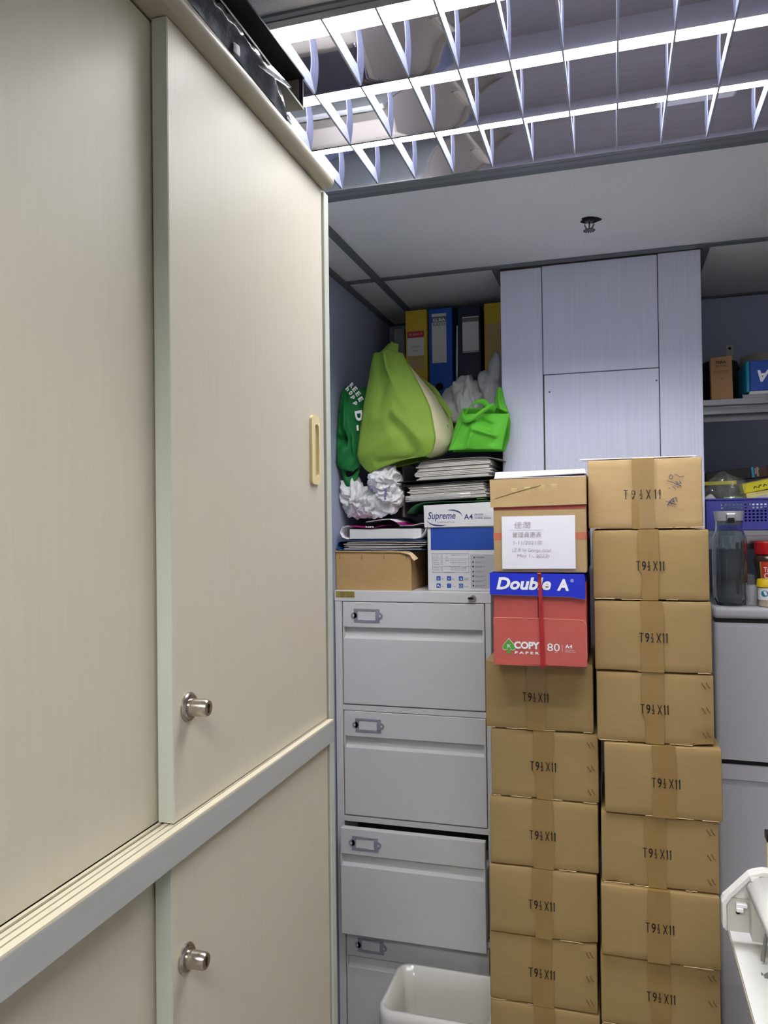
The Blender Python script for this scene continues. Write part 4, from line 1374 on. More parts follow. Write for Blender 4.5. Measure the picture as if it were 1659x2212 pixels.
plate(MB(), -0.6470, -0.5910, y, 2.1150, 2.1748).build('spine_label', M['label_paper'], b1)
plate(MB(), -0.6470, -0.5910, y, 2.0690, 2.1148).build('spine_label', M['label_tan'], b1)
t = MB()
add_text(t, '@ ESSELTE', -0.6410, y - 0.0010, 2.1810, 0.046, 0.0085, bold=0.01)
t.build('label_lettering', M['light_grey_print'], b1)
t = MB()
add_text(t, 'STANDARD', -0.6370, y - 0.0010, 2.1420, 0.034, 0.0060)
add_text(t, '-FORM-', -0.6290, y - 0.0010, 2.1285, 0.019, 0.0060)
t.build('label_lettering', M['grey_print'], b1)
b2 = binder('blue binder with a tall white label, second on the shelf', -0.5740, -0.4970, 2.2645, M['blue_binder'])
plate(MB(), -0.5640, -0.5160, y, 2.0860, 2.2480).build('spine_label', M['label_paper'], b2)
plate(MB(), -0.5640, -0.5160, y - 0.0006, 2.2190, 2.2380, 0.0003).build('label_head', M['label_head'], b2)
add_text(MB(), 'ELBA', -0.5590, y - 0.0012, 2.2215, 0.041, 0.0105, bold=0.02).build('label_lettering', M['print_white'], b2)
add_text(MB(), 'RADO', -0.5590, y - 0.0012, 2.2070, 0.041, 0.0098, bold=0.02).build('label_lettering', M['grey_print'], b2)
k = MB().cyl((-0.5415, 2.4796, 2.0085), 0.0125, 0.002, 'Y', 28)
k.build('finger_hole', M['hole'], b2)
b3 = binder('navy binder with a short white label, third on the shelf', -0.4780, -0.4040, 2.2645, M['navy_binder'])
plate(MB(), -0.4630, -0.4100, y, 2.1130, 2.2290).build('spine_label', M['label_paper'], b3)
plate(MB(), -0.4630, -0.4100, y - 0.0006, 2.2120, 2.2255, 0.0003).build('label_head', M['label_head'], b3)
plate(MB(), -0.4630, -0.4100, y - 0.0006, 2.1150, 2.1175, 0.0003).build('label_foot', M['label_head'], b3)
b4 = binder('yellow binder with a pale tan label, rightmost beside the column', -0.3920, -0.3200, 2.2665, M['yellow_file'])
plate(MB(), -0.3860, -0.3220, y, 2.0700, 2.2000).build('spine_label', M['label_tan'], b4)
t = MB()
add_text(t, 'STANDARD', -0.3720, y - 0.0010, 2.1830, 0.034, 0.0050)
for zz in (2.168, 2.146, 2.124, 2.102, 2.085):
    t.box(-0.3830, -0.3250, y - 0.0010, y - 0.0008, zz, zz + 0.0005)
t.build('label_lettering', M['cream_dark'], b4)
wf = MB().box(-0.4890, -0.4830, 2.484, 2.74, 1.945, 2.205, 0.001, 1, rot=(Vector((-0.487, 2.6, 1.945)), Matrix.Rotation(0.02, 3, 'Y')))
tag(wf.build('thin_folder', M['label_paper'], None), 'thin white folder squeezed between the blue and navy binders', 'folder')
df = MB().box(-0.7000, -0.6620, 2.50, 2.745, 1.945, 2.215, 0.003, 2)
tag(df.build('box_file', M['label_head'], None), 'dark grey box file at the left end of the shelf behind the olive bag', 'file')

# ------------------------------------------------------------------ bags
ob = thing('olive_shopping_bag', 'large olive green cloth bag with a cream side in the left alcove', 'bag', (-0.59, 2.2, 1.72))
Lc = [(-0.622, 2.165, 2.086), (-0.640, 2.16, 2.070), (-0.664, 2.155, 2.060), (-0.676, 2.145, 1.99), (-0.689, 2.135, 1.917), (-0.703, 2.13, 1.82), (-0.711, 2.13, 1.763), (-0.705, 2.135, 1.742), (-0.690, 2.14, 1.722), (-0.676, 2.142, 1.712)]
Rc = [(-0.592, 2.165, 2.083), (-0.588, 2.16, 2.068), (-0.579, 2.155, 2.052), (-0.548, 2.14, 2.00), (-0.518, 2.13, 1.946), (-0.489, 2.118, 1.885), (-0.474, 2.112, 1.80), (-0.483, 2.115, 1.765), (-0.50, 2.118, 1.752), (-0.560, 2.128, 1.748)]
Lc = [(-0.622, 2.165, 2.087), (-0.640, 2.16, 2.068), (-0.650, 2.158, 2.061), (-0.664, 2.155, 2.062), (-0.672, 2.148, 2.02)] + Lc[3:]
Rc = [(-0.592, 2.165, 2.084), (-0.592, 2.16, 2.062), (-0.586, 2.158, 2.054), (-0.577, 2.155, 2.056), (-0.562, 2.146, 2.025)] + Rc[3:]
fo = [(0.62, 0.0, 0.50, 0.16, 0.022, 0.16), (0.50, 0.16, 0.49, 0.26, 0.016, 0.10), (0.49, 0.26, 0.80, 0.72, 0.008, 0.16), (0.49, 0.26, 0.28, 0.5, -0.006, 0.12), (0.22, 0.05, 0.30, 0.4, -0.007, 0.14),
      (0.18, 0.62, 0.50, 0.56, 0.007, 0.08), (0.50, 0.56, 0.86, 0.76, 0.008, 0.08), (0.45, 0.62, 0.8, 0.84, -0.007, 0.09), (0.05, 0.86, 0.55, 0.70, 0.007, 0.09), (0.55, 0.7, 0.92, 0.62, -0.005, 0.10), (0.3, 0.92, 0.9, 0.88, -0.006, 0.08)]
k = MB()
patch(k, Lc, Rc, 44, 60, bulge=0.026, folds=fo, wob=0.003, seed=2, sm=False)
thicken(k.build('front_panel', M['olive'], ob, smooth='all'), 0.001)
Rs = [(-0.586, 2.20, 2.045), (-0.560, 2.215, 2.01), (-0.530, 2.23, 1.975), (-0.500, 2.235, 1.94), (-0.470, 2.235, 1.885), (-0.447, 2.225, 1.835), (-0.440, 2.21, 1.80), (-0.452, 2.19, 1.775), (-0.478, 2.165, 1.757), (-0.50, 2.15, 1.750)]
Lq = [(-0.582, 2.156, 2.052)] + Rc[5:11] + [(-0.505, 2.120, 1.750)]
k = MB()
patch(k, Lq, Rs, 16, 40, bulge=0.012, folds=[(0.3, 0.2, 0.9, 0.5, -0.01, 0.15), (0.2, 0.7, 0.8, 0.8, 0.008, 0.2)], wob=0.004, seed=5, push=(0.5, -0.85, 0))
thicken(k.build('side_panel', M['cream_cloth'], ob, smooth='all'), 0.001)
k = MB()
patch(k, [(p[0] + 0.002, p[1] + 0.005, p[2]) for p in Lc], [(p[0] if i < 4 else Rs[min(9, i - 1)][0], max(p[1], Rs[min(9, i - 1)][1]), min(p[2], Rs[min(9, i - 1)][2] + 0.03)) for i, p in enumerate(Rc[:1] + Rc[2:])], 20, 30, bulge=0.045, push=(0, 1, 0))
thicken(k.build('back_panel', M['olive'], ob, smooth='all'), 0.001)
MB().tube(smoothline([(p[0] + 0.001, p[1] - 0.001, p[2]) for p in Rc[4:11]], 40), 0.0011, 6).build('seam', M['olive'], ob)
MB().ribbon([(-0.503, 2.225, 1.935), (-0.482, 2.222, 1.92), (-0.465, 2.222, 1.90), (-0.452, 2.222, 1.875)], (0.004, 0, 0.006), 0.001).build('side_strap', M['olive'], ob)
t = MB()
add_text(t, '8', -0.4560, 2.1755, 1.832, 0.006, 0.012, bold=0.03)
add_text(t, '~', -0.4700, 2.150, 1.806, 0.02, 0.003, rot=0.3)
t.build('printed_mark', M['print_green'], ob)

gb = thing('dark_green_shopper', 'dark green shopping bag with white lettering beside the wardrobe edge', 'bag', (-0.75, 2.2, 1.7))
Lc = [(-0.770, 2.20, 1.976), (-0.779, 2.19, 1.955), (-0.7838, 2.175, 1.88), (-0.784, 2.16, 1.80), (-0.784, 2.155, 1.75), (-0.782, 2.16, 1.735), (-0.775, 2.165, 1.728)]
Rc = [(-0.700, 2.20, 1.965), (-0.696, 2.19, 1.94), (-0.698, 2.175, 1.88), (-0.702, 2.165, 1.80), (-0.704, 2.16, 1.76), (-0.708, 2.16, 1.735), (-0.735, 2.16, 1.718)]
k = MB()
patch(k, Lc, Rc, 34, 44, bulge=0.022, folds=[(0.2, 0.0, 0.05, 0.4, 0.02, 0.10), (0.28, 0.15, 0.5, 0.62, 0.022, 0.10), (0.1, 0.35, 0.4, 0.6, -0.022, 0.14), (0.0, 0.58, 0.4, 0.5, 0.02, 0.1), (0.45, 0.3, 0.75, 0.75, 0.012, 0.14), (0.1, 0.66, 0.6, 0.62, -0.015, 0.1), (0.0, 0.9, 0.5, 0.72, 0.012, 0.12), (0.5, 0.72, 0.95, 0.9, -0.008, 0.14)], wob=0.006, seed=9)
thicken(k.build('front_panel', M['dark_green'], gb, smooth='all'), 0.001)
k = MB()
patch(k, Lc, Rc, 20, 24, bulge=0.07, push=(0, 1, 0), wob=0.004)
thicken(k.build('back_panel', M['dark_green'], gb, smooth='all'), 0.001)
k = MB()
k.ribbon([(-0.774, 2.172, 1.75), (-0.764, 2.168, 1.715), (-0.755, 2.166, 1.69), (-0.73, 2.168, 1.70), (-0.715, 2.172, 1.74)], [(0.004, 0, 0.012), (0.004, 0, 0.014), (0, 0, 0.014), (0, 0, 0.014), (0, 0, 0.014)], 0.0012)
k.build('carry_strap', M['dark_green'], gb, smooth='all')
t = MB()
fy = lambda px, pz: 2.150 - 0.0 * px
for i, (ch, x, z, s_, ro) in enumerate((('R', -0.741, 1.969, 0.013, -0.75), ('E', -0.7315, 1.958, 0.013, -0.85), ('E', -0.722, 1.945, 0.013, -0.95), ('E', -0.714, 1.93, 0.013, -1.05))):
    add_text(t, ch, x, 2.1515, z, s_ * 0.9, s_ * 1.15, rot=ro, bold=0.04)
for i, (ch, x, z, ro) in enumerate((('h', -0.7515, 1.960, -0.8), ('o', -0.7425, 1.948, -0.9), ('p', -0.7360, 1.935, -1.0), ('p', -0.7290, 1.918, -1.1))):
    add_text(t, ch, x, 2.1495, z, 0.010, 0.013, rot=ro, bold=0.05)
add_text(t, 'D', -0.7215, 2.145, 1.893, 0.030, 0.022, rot=-1.45, bold=0.05)
add_text(t, 'l', -0.7165, 2.145, 1.852, 0.016, 0.006, rot=-1.5, bold=0.05)
t.build('bag_lettering', M['print_white'], gb)

lg = thing('lime_green_bag', 'small lime green cloth bag with looped handles on the file stack', 'bag', (-0.35, 2.19, 1.765))
Lc = [(-0.410, 2.185, 1.894), (-0.422, 2.175, 1.88), (-0.430, 2.165, 1.855), (-0.436, 2.15, 1.81), (-0.443, 2.14, 1.772), (-0.440, 2.14, 1.767)]
Rc = [(-0.276, 2.17, 1.872), (-0.273, 2.16, 1.864), (-0.277, 2.155, 1.84), (-0.283, 2.145, 1.80), (-0.290, 2.14, 1.772), (-0.295, 2.14, 1.764)]
k = MB()
P = patch(k, [(-0.396, 2.15, 1.868), (-0.412, 2.145, 1.83), (-0.43, 2.14, 1.79), (-0.443, 2.138, 1.768)], [(-0.273, 2.158, 1.864), (-0.279, 2.15, 1.83), (-0.286, 2.142, 1.80), (-0.293, 2.138, 1.764)], 34, 34, bulge=0.022,
      folds=[(0.30, 0.35, 0.36, 0.95, 0.012, 0.10), (0.36, 0.45, 0.8, 0.62, 0.012, 0.10), (0.45, 0.2, 0.62, 0.3, -0.016, 0.12), (0.75, 0.35, 0.8, 0.8, -0.008, 0.14), (0.1, 0.8, 0.3, 0.5, -0.006, 0.1)], wob=0.006, seed=21)
thicken(k.build('front_panel', M['bright_green'], lg, smooth='all'), 0.001)
k = MB()
patch(k, [(-0.409, 2.195, 1.893), (-0.426, 2.19, 1.86), (-0.434, 2.18, 1.82), (-0.444, 2.17, 1.768)], [(-0.396, 2.15, 1.868), (-0.412, 2.145, 1.83), (-0.43, 2.14, 1.79), (-0.443, 2.138, 1.768)], 12, 24, bulge=0.006, push=(-1, -0.3, 0))
thicken(k.build('side_panel', M['bright_green'], lg, smooth='all'), 0.001)
k = MB()
patch(k, [(-0.409, 2.195, 1.893), (-0.426, 2.21, 1.86), (-0.434, 2.22, 1.82), (-0.444, 2.20, 1.768)], [(-0.29, 2.185, 1.888), (-0.276, 2.20, 1.85), (-0.282, 2.205, 1.80), (-0.293, 2.19, 1.764)], 20, 24, bulge=0.01, push=(0, 1, 0), wob=0.004)
thicken(k.build('back_panel', M['bright_green'], lg, smooth='all'), 0.001)
# gathered peak at the back right
k = MB()
patch(k, [(-0.309, 2.19, 1.945), (-0.318, 2.185, 1.915), (-0.315, 2.175, 1.885)], [(-0.299, 2.195, 1.943), (-0.291, 2.19, 1.90), (-0.277, 2.17, 1.868)], 12, 16, bulge=0.008, folds=[(0.5, 0, 0.4, 1, 0.012, 0.25)], wob=0.003)
thicken(k.build('gathered_corner', M['bright_green'], lg, smooth='all'), 0.001)
for pts, hw in (([(-0.405, 2.140, 1.862), (-0.392, 2.125, 1.850), (-0.37, 2.115, 1.852), (-0.345, 2.118, 1.868), (-0.322, 2.13, 1.882), (-0.312, 2.15, 1.876)], (0.003, 0, 0.0085)),
                ([(-0.398, 2.15, 1.862), (-0.387, 2.15, 1.885), (-0.368, 2.155, 1.902), (-0.347, 2.16, 1.902), (-0.333, 2.165, 1.886)], (0.005, 0.002, 0.0065))):
    MB().ribbon(pts, hw, 0.0012).build('handle', M['bright_green'], lg, smooth='all')

def plastic_bag(name, lab, parts, m, grp=None, mk=None):
    r = thing(name, lab, 'bag', parts[0][0], grp)
    for i, a in enumerate(parts):
        k = MB()
        crumple(k, *a[:5], **a[5])
        k.build('bag_body' if i == 0 else 'bag_fold', m, r, smooth='all')
    return r
plastic_bag('white_plastic_bag', 'crumpled white plastic bag left of the file stack, lying on the magenta catalogue',
            [((-0.735, 2.20, 1.638), 0.044, 0.05, 0.052, 3, dict(amp=0.46, freq=5.5, sub=6, peaks=(((-0.6, -0.3, 0.8), 0.35, 0.8), ((0.1, -0.4, 0.9), 0.3, 0.85)), ridge=0.9)),
             ((-0.685, 2.20, 1.622), 0.048, 0.045, 0.040, 5, dict(amp=0.44, freq=6, sub=6, peaks=(((0.7, -0.4, -0.3), 0.35, 0.8),), ridge=0.9))], M['white_plastic'], 'crumpled white plastic bags')
wb2 = plastic_bag('white_plastic_bag', 'knotted white plastic bag with purple letters under the olive bag',
            [((-0.640, 2.17, 1.690), 0.047, 0.05, 0.042, 12, dict(amp=0.44, freq=5.5, sub=6, peaks=(((0.6, -0.4, 0.75), 0.35, 0.8),), ridge=0.9)),
             ((-0.628, 2.175, 1.645), 0.038, 0.05, 0.045, 17, dict(amp=0.44, freq=5.5, sub=6, ridge=0.9))], M['white_plastic'], 'crumpled white plastic bags')
t = MB()
add_text(t, 'relax', -0.625, 2.118, 1.665, 0.034, 0.009, rot=-1.65, bold=0.02)
add_text(t, 'fish', -0.676, 2.117, 1.672, 0.020, 0.007, rot=-0.9, bold=0.02)
t.build('bag_lettering', M['purple_print'], wb2)
plastic_bag('white_plastic_bag', 'smoky white plastic bag behind the lime green bag, lower of the two',
            [((-0.435, 2.32, 1.900), 0.062, 0.08, 0.10, 23, dict(amp=0.34, freq=6, sub=5, ridge=0.8)),
             ((-0.405, 2.27, 1.895), 0.036, 0.04, 0.085, 29, dict(amp=0.36, freq=6, sub=5, peaks=(((0.2, -0.3, 1), 0.2, 0.8),), ridge=0.9))], M['frost_plastic'], 'crumpled white plastic bags')
plastic_bag('white_plastic_bag', 'frosted plastic bag with a pointed tip beside the column',
            [((-0.346, 2.335, 1.938), 0.042, 0.07, 0.085, 41, dict(amp=0.25, freq=5, sub=5, peaks=(((0.35, -0.2, 0.95), 0.75, 0.78), ((-0.7, -0.2, 0.4), 0.3, 0.8)), ridge=0.7))], M['frost_plastic'], 'crumpled white plastic bags')

# ------------------------------------------------------------------ fridge and what stands on it
fr = thing('fridge', 'silver two-door fridge right of the carton stacks', 'fridge', (0.48, 2.38, 0))
MB().box(0.2345, 0.7200, 2.150, 2.66, 0.02, 1.318, 0.004, 2).build('fridge_body', M['fridge'], fr)
k = MB()
k.box(0.2325, 0.7215, 2.100, 2.665, 1.318, 1.347, 0.010, 4)
k.build('top_cap', M['fridge'], fr, smooth=True)
MB().box(0.238, 0.716, 2.108, 2.15, 0.02, 1.318).build('door_gasket', M['fridge_gap'], fr)
for (z0, z1) in ((0.970, 1.3075), (0.05, 0.957)):
    k = MB()
    pr = []
    pr = [(0.2325, 2.148), (0.2325, 2.108)]
    for q in range(7):
        a = PI + PI / 2 * q / 6
        pr.append((0.2445 + 0.012 * math.cos(a), 2.110 + 0.012 * math.sin(a)))
    for q in range(11):
        xx = 0.26 + 0.40 * q / 10
        pr.append((xx, 2.098 - 0.006 * math.sin(PI * q / 10)))
    for q in range(7):
        a = 1.5 * PI + PI / 2 * q / 6
        pr.append((0.7095 + 0.012 * math.cos(a), 2.110 + 0.012 * math.sin(a)))
    pr.append((0.7215, 2.148))
    if z0 < 0.5:
        k.prism(pr, 'Z', z0, 0.907)
        k.prism(pr, 'Z', 0.9215, z1)
        k.prism([(p[0], p[1] + 0.009) if p[1] < 2.12 else p for p in pr], 'Z', 0.907, 0.9215)
    else:
        k.prism(pr, 'Z', z0, z1 - 0.008)
        k.prism([(p[0], p[1] + 0.003) if p[1] < 2.12 else p for p in pr], 'Z', z1 - 0.008, z1)
    k.build('fridge_door', M['fridge'], fr, smooth=True)

FT = 1.347
jx, jy = 0.2790, 2.155
jg = thing('glass_jug', 'tall ribbed glass water jug with grey lid standing on the fridge', 'jug', (jx, jy, FT))
k = MB()
seg = 32
prof_o = [(0.030, 0.0005), (0.036, 0.0015), (0.0405, 0.02), (0.0408, 0.10), (0.0405, 0.168), (0.038, 0.178), (0.033, 0.190), (0.0325, 0.214)]
prof_i = [(0.0295, 0.214), (0.0300, 0.190), (0.035, 0.178), (0.0375, 0.166), (0.0378, 0.10), (0.0372, 0.022), (0.030, 0.008), (0.002, 0.007)]
rings = []
for idx, (r_, h_) in enumerate([(0.002, 0.0005)] + prof_o + prof_i):
    rg = []
    for q in range(64):
        a = 2 * PI * q / 64
        rb_ = r_ * (1 + (0.026 * math.cos(16 * a) if 0.015 < h_ < 0.17 and idx <= len(prof_o) else 0))
        rg.append(k.bm.verts.new((jx + rb_ * math.cos(a), jy + rb_ * math.sin(a), FT + h_)))
    rings.append(rg)
for A, B in zip(rings, rings[1:]):
    for q in range(64):
        k.bm.faces.new((A[q], A[(q + 1) % 64], B[(q + 1) % 64], B[q]))
k.bm.faces.new(rings[0])
k.bm.faces.new(rings[-1])
k.build('jug_glass', M['glass'], jg, smooth=True)
k = MB()
k.lathe([(0.0001, 0.205), (0.0290, 0.205), (0.0290, 0.2145), (0.0335, 0.2145), (0.0340, 0.222), (0.0365, 0.2375), (0.0365, 0.2395), (0.0001, 0.2395)], (jx, jy, FT), 36)
jl = k.build('jug_lid', M['jug_lid'], jg, smooth=True)
MB().box(jx - 0.011, jx + 0.011, jy - 0.041, jy - 0.030, FT + 0.216, FT + 0.2335, 0.002, 2).build('spout_flap', M['chrome'], jl)
MB().box(jx - 0.008, jx + 0.008, jy - 0.0415, jy - 0.036, FT + 0.210, FT + 0.2225, 0.0008, 1).build('spout_opening', M['black_metal'], jl)

cx_, cy_ = 0.3265, 2.145
k = MB()
k.lathe([(0.0125, 0.0005), (0.0150, 0.001), (0.0168, 0.030), (0.0172, 0.0305), (0.0185, 0.052), (0.0180, 0.052), (0.0165, 0.031), (0.0145, 0.003), (0.0120, 0.0025)], (cx_, cy_, FT), 32)
tag(k.build('plastic_cup', M['cup'], None, smooth=True), 'small clear plastic cup on the fridge beside the jug', 'cup')

tp = thing('toothpick_tub', 'toothpick tub with yellow lid on the fridge at the photo edge', 'tub', (0.3620, 2.128, FT))
tx_, ty_ = 0.3620, 2.128
MB().lathe([(0.0001, 0.001), (0.0215, 0.001), (0.0225, 0.004), (0.0225, 0.050), (0.0001, 0.050)], (tx_, ty_, FT), 36).build('tub_body', M['clear_sleeve'], tp, smooth=True)
MB().lathe([(0.0001, 0.0015), (0.0205, 0.0015), (0.0205, 0.046), (0.0001, 0.046)], (tx_, ty_, FT), 30).build('toothpicks', M['toothpick'], tp, smooth=True)['kind'] = 'stuff'
tl_ = MB()
tl_.lathe([(0.0235, 0.049), (0.0255, 0.050), (0.0255, 0.058), (0.0245, 0.0595), (0.0245, 0.066), (0.0225, 0.069), (0.0001, 0.069)], (tx_, ty_, FT), 36)
tl_.build('tub_lid', M['yellow_plastic'], tp, smooth=True)
k = MB()
k.lathe([(0.0229, 0.018), (0.0229, 0.047)], (tx_, ty_, FT), 48)
for f_ in [f_ for f_ in k.bm.faces if len(f_.verts) > 4]:
    k.bm.faces.remove(f_)
k.build('tub_label', M['print_white'], tp, smooth='all')
k = MB()
V = []
for q in range(20):
    a = 2 * PI * q / 20
    ang = -2.05 + 0.36 * math.cos(a)
    V.append(k.bm.verts.new((tx_ + 0.0233 * math.cos(ang), ty_ + 0.0233 * math.sin(ang), FT + 0.034 + 0.008 * math.sin(a))))
k.bm.faces.new(V)
k.build('label_emblem', M['teal'], tp)

cj = thing('coffee_jar', 'instant coffee jar with red lid behind the toothpick tub', 'jar', (0.3830, 2.215, FT))
cx2, cy2 = 0.3830, 2.215
MB().lathe([(0.0001, 0.001), (0.030, 0.001), (0.033, 0.006), (0.031, 0.045), (0.0345, 0.085), (0.0385, 0.112), (0.036, 0.122), (0.030, 0.128), (0.0001, 0.128)], (cx2, cy2, FT), 40).build('jar_glass', M['coffee'], cj, smooth=True)
k = MB()
k.lathe([(0.0355, 0.127), (0.0365, 0.130), (0.0370, 0.157), (0.0355, 0.160), (0.0001, 0.160)], (cx2, cy2, FT), 24)
k.build('jar_lid', M['red_plastic'], cj)
def curved_label(mb, a0, a1, z0, z1, rf, n=14):
    A, B = [], []
    for q in range(n + 1):
        a = a0 + (a1 - a0) * q / n
        A.append((cx2 + rf(z0) * math.cos(a), cy2 + rf(z0) * math.sin(a), FT + z0))
        B.append((cx2 + rf(z1) * math.cos(a), cy2 + rf(z1) * math.sin(a), FT + z1))
    mb.quadstrip(A, B)
    return mb
rf = lambda z: 0.0318 + max(0, z - 0.045) * 0.098
k = MB()
for z0, z1 in ((0.050, 0.075), (0.075, 0.1085)):
    curved_label(k, -2.30, -0.8, z0, z1, rf)
k.build('jar_label', M['label_orange'], cj)
k = MB()
for z0, z1 in ((0.050, 0.075), (0.075, 0.1085)):
    curved_label(k, -2.42, -2.30, z0, z1, lambda z: rf(z) + 0.0002, 3)
k.build('label_trim', M['gold'], cj)
t = MB()
add_text(t, 'Taster\'s', 0.3625, 2.1793, FT + 0.082, 0.042, 0.0140, bold=0.02)
add_text(t, 'Choice', 0.3640, 2.1800, FT + 0.066, 0.040, 0.0140, bold=0.02)
for v in t.bm.verts:
    dx = v.co.x - cx2
    zz = v.co.z - FT
    r_ = rf(zz) + 0.0012
    v.co.y = cy2 - math.sqrt(max(0.00005, r_ * r_ - min(dx * dx, r_ * r_ * 0.95)))
t.build('label_lettering', M['print_white'], cj)
k = MB().box(0.330, 0.352, 2.235, 2.30, FT + 0.0005, FT + 0.072, 0.002, 1)
tag(k.build('grey_packet', M['grey_print'], None), 'small grey packet in the dark behind the plastic cup', 'packet')

# ------------------------------------------------------------------ stainless shelves in the right alcove
def steel_shelf(lab, z, br=True):
    r = thing('steel_shelf', lab, 'shelf', (0.7, 2.5, z), 'stainless steel shelves in the right alcove')
    k = MB()
    k.box(0.2325, 1.38, 2.240, 2.748, z - 0.002, z)
    k.box(0.2325, 1.38, 2.238, 2.2405, z - 0.0145, z, 0.0008, 1)
    k.box(0.2325, 1.38, 2.2405, 2.250, z - 0.0145, z - 0.013)
    k.build('shelf_plate', M['steel'], r)
    k = MB()
    k.box(0.2325, 1.38, 2.262, 2.264, z - 0.036, z - 0.002)
    k.box(0.2325, 1.38, 2.300, 2.302, z - 0.052, z - 0.002)
    k.build('shelf_rib', M['steel'], r)
    if br:
        b = MB()
        b.box(0.358, 0.378, 2.7465, 2.7495, z + 0.001, z + 0.249)
        bo = b.build('wall_bracket', M['label_paper'], r)
        MB().cyl((0.368, 2.7462, z + 0.236), 0.0045, 0.001, 'Y', 16).build('bracket_hole', M['hole'], bo)
    return r
steel_shelf('upper stainless steel shelf in the right alcove beside the column', 1.885)
steel_shelf('lower stainless steel shelf carrying the blue basket', 1.536, False)

US = 1.885
k = MB().lathe([(0.0001, 0.001), (0.050, 0.001), (0.055, 0.01), (0.058, 0.12), (0.050, 0.142), (0.03, 0.15), (0.0001, 0.152)], (0.303, 2.49, US), 36)
tag(k.build('black_canister', M['black'], None, smooth=True), 'round black canister in shadow behind the brown paper packet', 'canister')
bp = thing('brown_packet', 'tall brown paper packet with printed name on the upper steel shelf', 'packet', (0.283, 2.29, US))
k = MB()
k.prism([(0.2575, US + 0.0005), (0.3115, US + 0.0005), (0.3095, US + 0.122), (0.2555, US + 0.119)], 'Y', 2.277, 2.305)
k.build('packet_body', M['brown_card'], bp)
t = MB()
add_text(t, 'TARIA', 0.2680, 2.2764, US + 0.102, 0.028, 0.0080, bold=0.03)
add_text(t, 'BODY CARTING', 0.2690, 2.2764, US + 0.093, 0.028, 0.0055)
for zz in (0.082, 0.078, 0.060):
    t.box(0.264 if zz > 0.07 else 0.280, 0.302 if zz > 0.07 else 0.289, 2.2762, 2.2764, US + zz, US + zz + 0.0006)
t.build('packet_lettering', M['ink'], bp)
st = thing('steel_tray', 'shallow stainless tray under the blue box on the upper shelf', 'tray', (0.42, 2.36, US))
k = MB()
k.box(0.334, 0.56, 2.262, 2.45, US + 0.0005, US + 0.002)
k.box(0.334, 0.56, 2.260, 2.262, US + 0.0005, US + 0.012, 0.0008, 1)
k.box(0.332, 0.334, 2.260, 2.45, US + 0.0005, US + 0.013)
k.box(0.56, 0.562, 2.260, 2.45, US + 0.0005, US + 0.013)
k.build('tray_body', M['steel'], st)
ub = thing('blue_paper_box', 'upside-down blue and cyan box in the steel tray on the upper shelf', 'box', (0.42, 2.35, US + 0.003))
MB().box(0.3535, 0.55, 2.272, 2.42, US + 0.022, US + 0.104, 0.002, 1).build('box_body', M['blue_print'], ub)
MB().box(0.3445, 0.3530, 2.275, 2.42, US + 0.020, US + 0.104, 0.002, 1).build('cyan_side', M['cyan_card'], ub)
k = MB()
k.prism([(0.345, US + 0.0035), (0.551, US + 0.0035), (0.551, US + 0.022), (0.353, US + 0.022)], 'Y', 2.274, 2.42)
k.build('white_base', M['label_paper'], ub)
add_text(MB(), 'A', 0.4030, 2.2712, US + 0.077, 0.032, 0.031, rot=PI, bold=0.04, shear=0.2).build('box_lettering', M['print_white'], ub)
k = MB()
k.lathe([(0.0001, 0.001), (0.070, 0.001), (0.0705, 0.003), (0.0705, 0.158), (0.069, 0.160), (0.030, 0.160), (0.030, 0.12), (0.0001, 0.12)], (0.436, 2.525, US), 48)
tag(k.build('paper_roll', M['roll'], None, smooth=True), 'thick grey-beige paper roll standing behind the blue box on the upper shelf', 'roll')

# blue basket on the lower shelf
LSZ = 1.536
bk = thing('blue_basket', 'blue plastic basket with square holes on the lower steel shelf', 'basket', (0.40, 2.36, LSZ))
BX0, BX1, BZ0, BZ1 = 0.2355, 0.57, LSZ + 0.001, LSZ + 0.083
k = MB()
yb = 2.246
px_ = 0.0096
cols = int((BX1 - BX0) / px_)
zrows = [0, 0.022, 0.0265, 0.0305, 0.035, 0.039, 0.0435, 0.0475, 0.052, 0.056, 0.0605, 0.0645, 0.069, 0.082]
V = {}
def bv(x, y, z):
    key = (round(x, 5), round(y, 5), round(z, 5))
    if key not in V:
        V[key] = k.bm.verts.new((x, y, z))
    return V[key]
xsq = [BX0]
for c in range(cols):
    xsq += [BX0 + 0.006 + c * px_ + 0.0018, BX0 + 0.006 + c * px_ + 0.0072]
xsq.append(BX1)
for a in range(len(xsq) - 1):
    for b in range(len(zrows) - 1):
        if a % 2 == 1 and b % 2 == 1 and a > 5:
            continue
        x0_, x1_, z0_, z1_ = xsq[a], xsq[a + 1], LSZ + 0.001 + zrows[b], LSZ + 0.001 + zrows[b + 1]
        k.bm.faces.new((bv(x0_, yb, z0_), bv(x1_, yb, z0_), bv(x1_, yb, z1_), bv(x0_, yb, z1_)))
bo = thicken(k.build('basket_front', M['blue_basket'], bk, normals=True), 0.0018)
k = MB()
k.box(BX0, BX0 + 0.002, yb, 2.48, BZ0, BZ1)
k.box(BX1 - 0.002, BX1, yb, 2.48, BZ0, BZ1)
k.box(BX0, BX1, 2.478, 2.48, BZ0, BZ1)
k.box(BX0, BX1, yb, 2.48, BZ0, BZ0 + 0.002)
k.build('basket_shell', M['blue_basket'], bk)
k = MB()
k.box(BX0 - 0.002, BX1 + 0.002, yb - 0.004, yb + 0.003, BZ1 - 0.003, BZ1 + 0.002, 0.001, 1)
k.build('basket_rim', M['blue_basket'], bk)

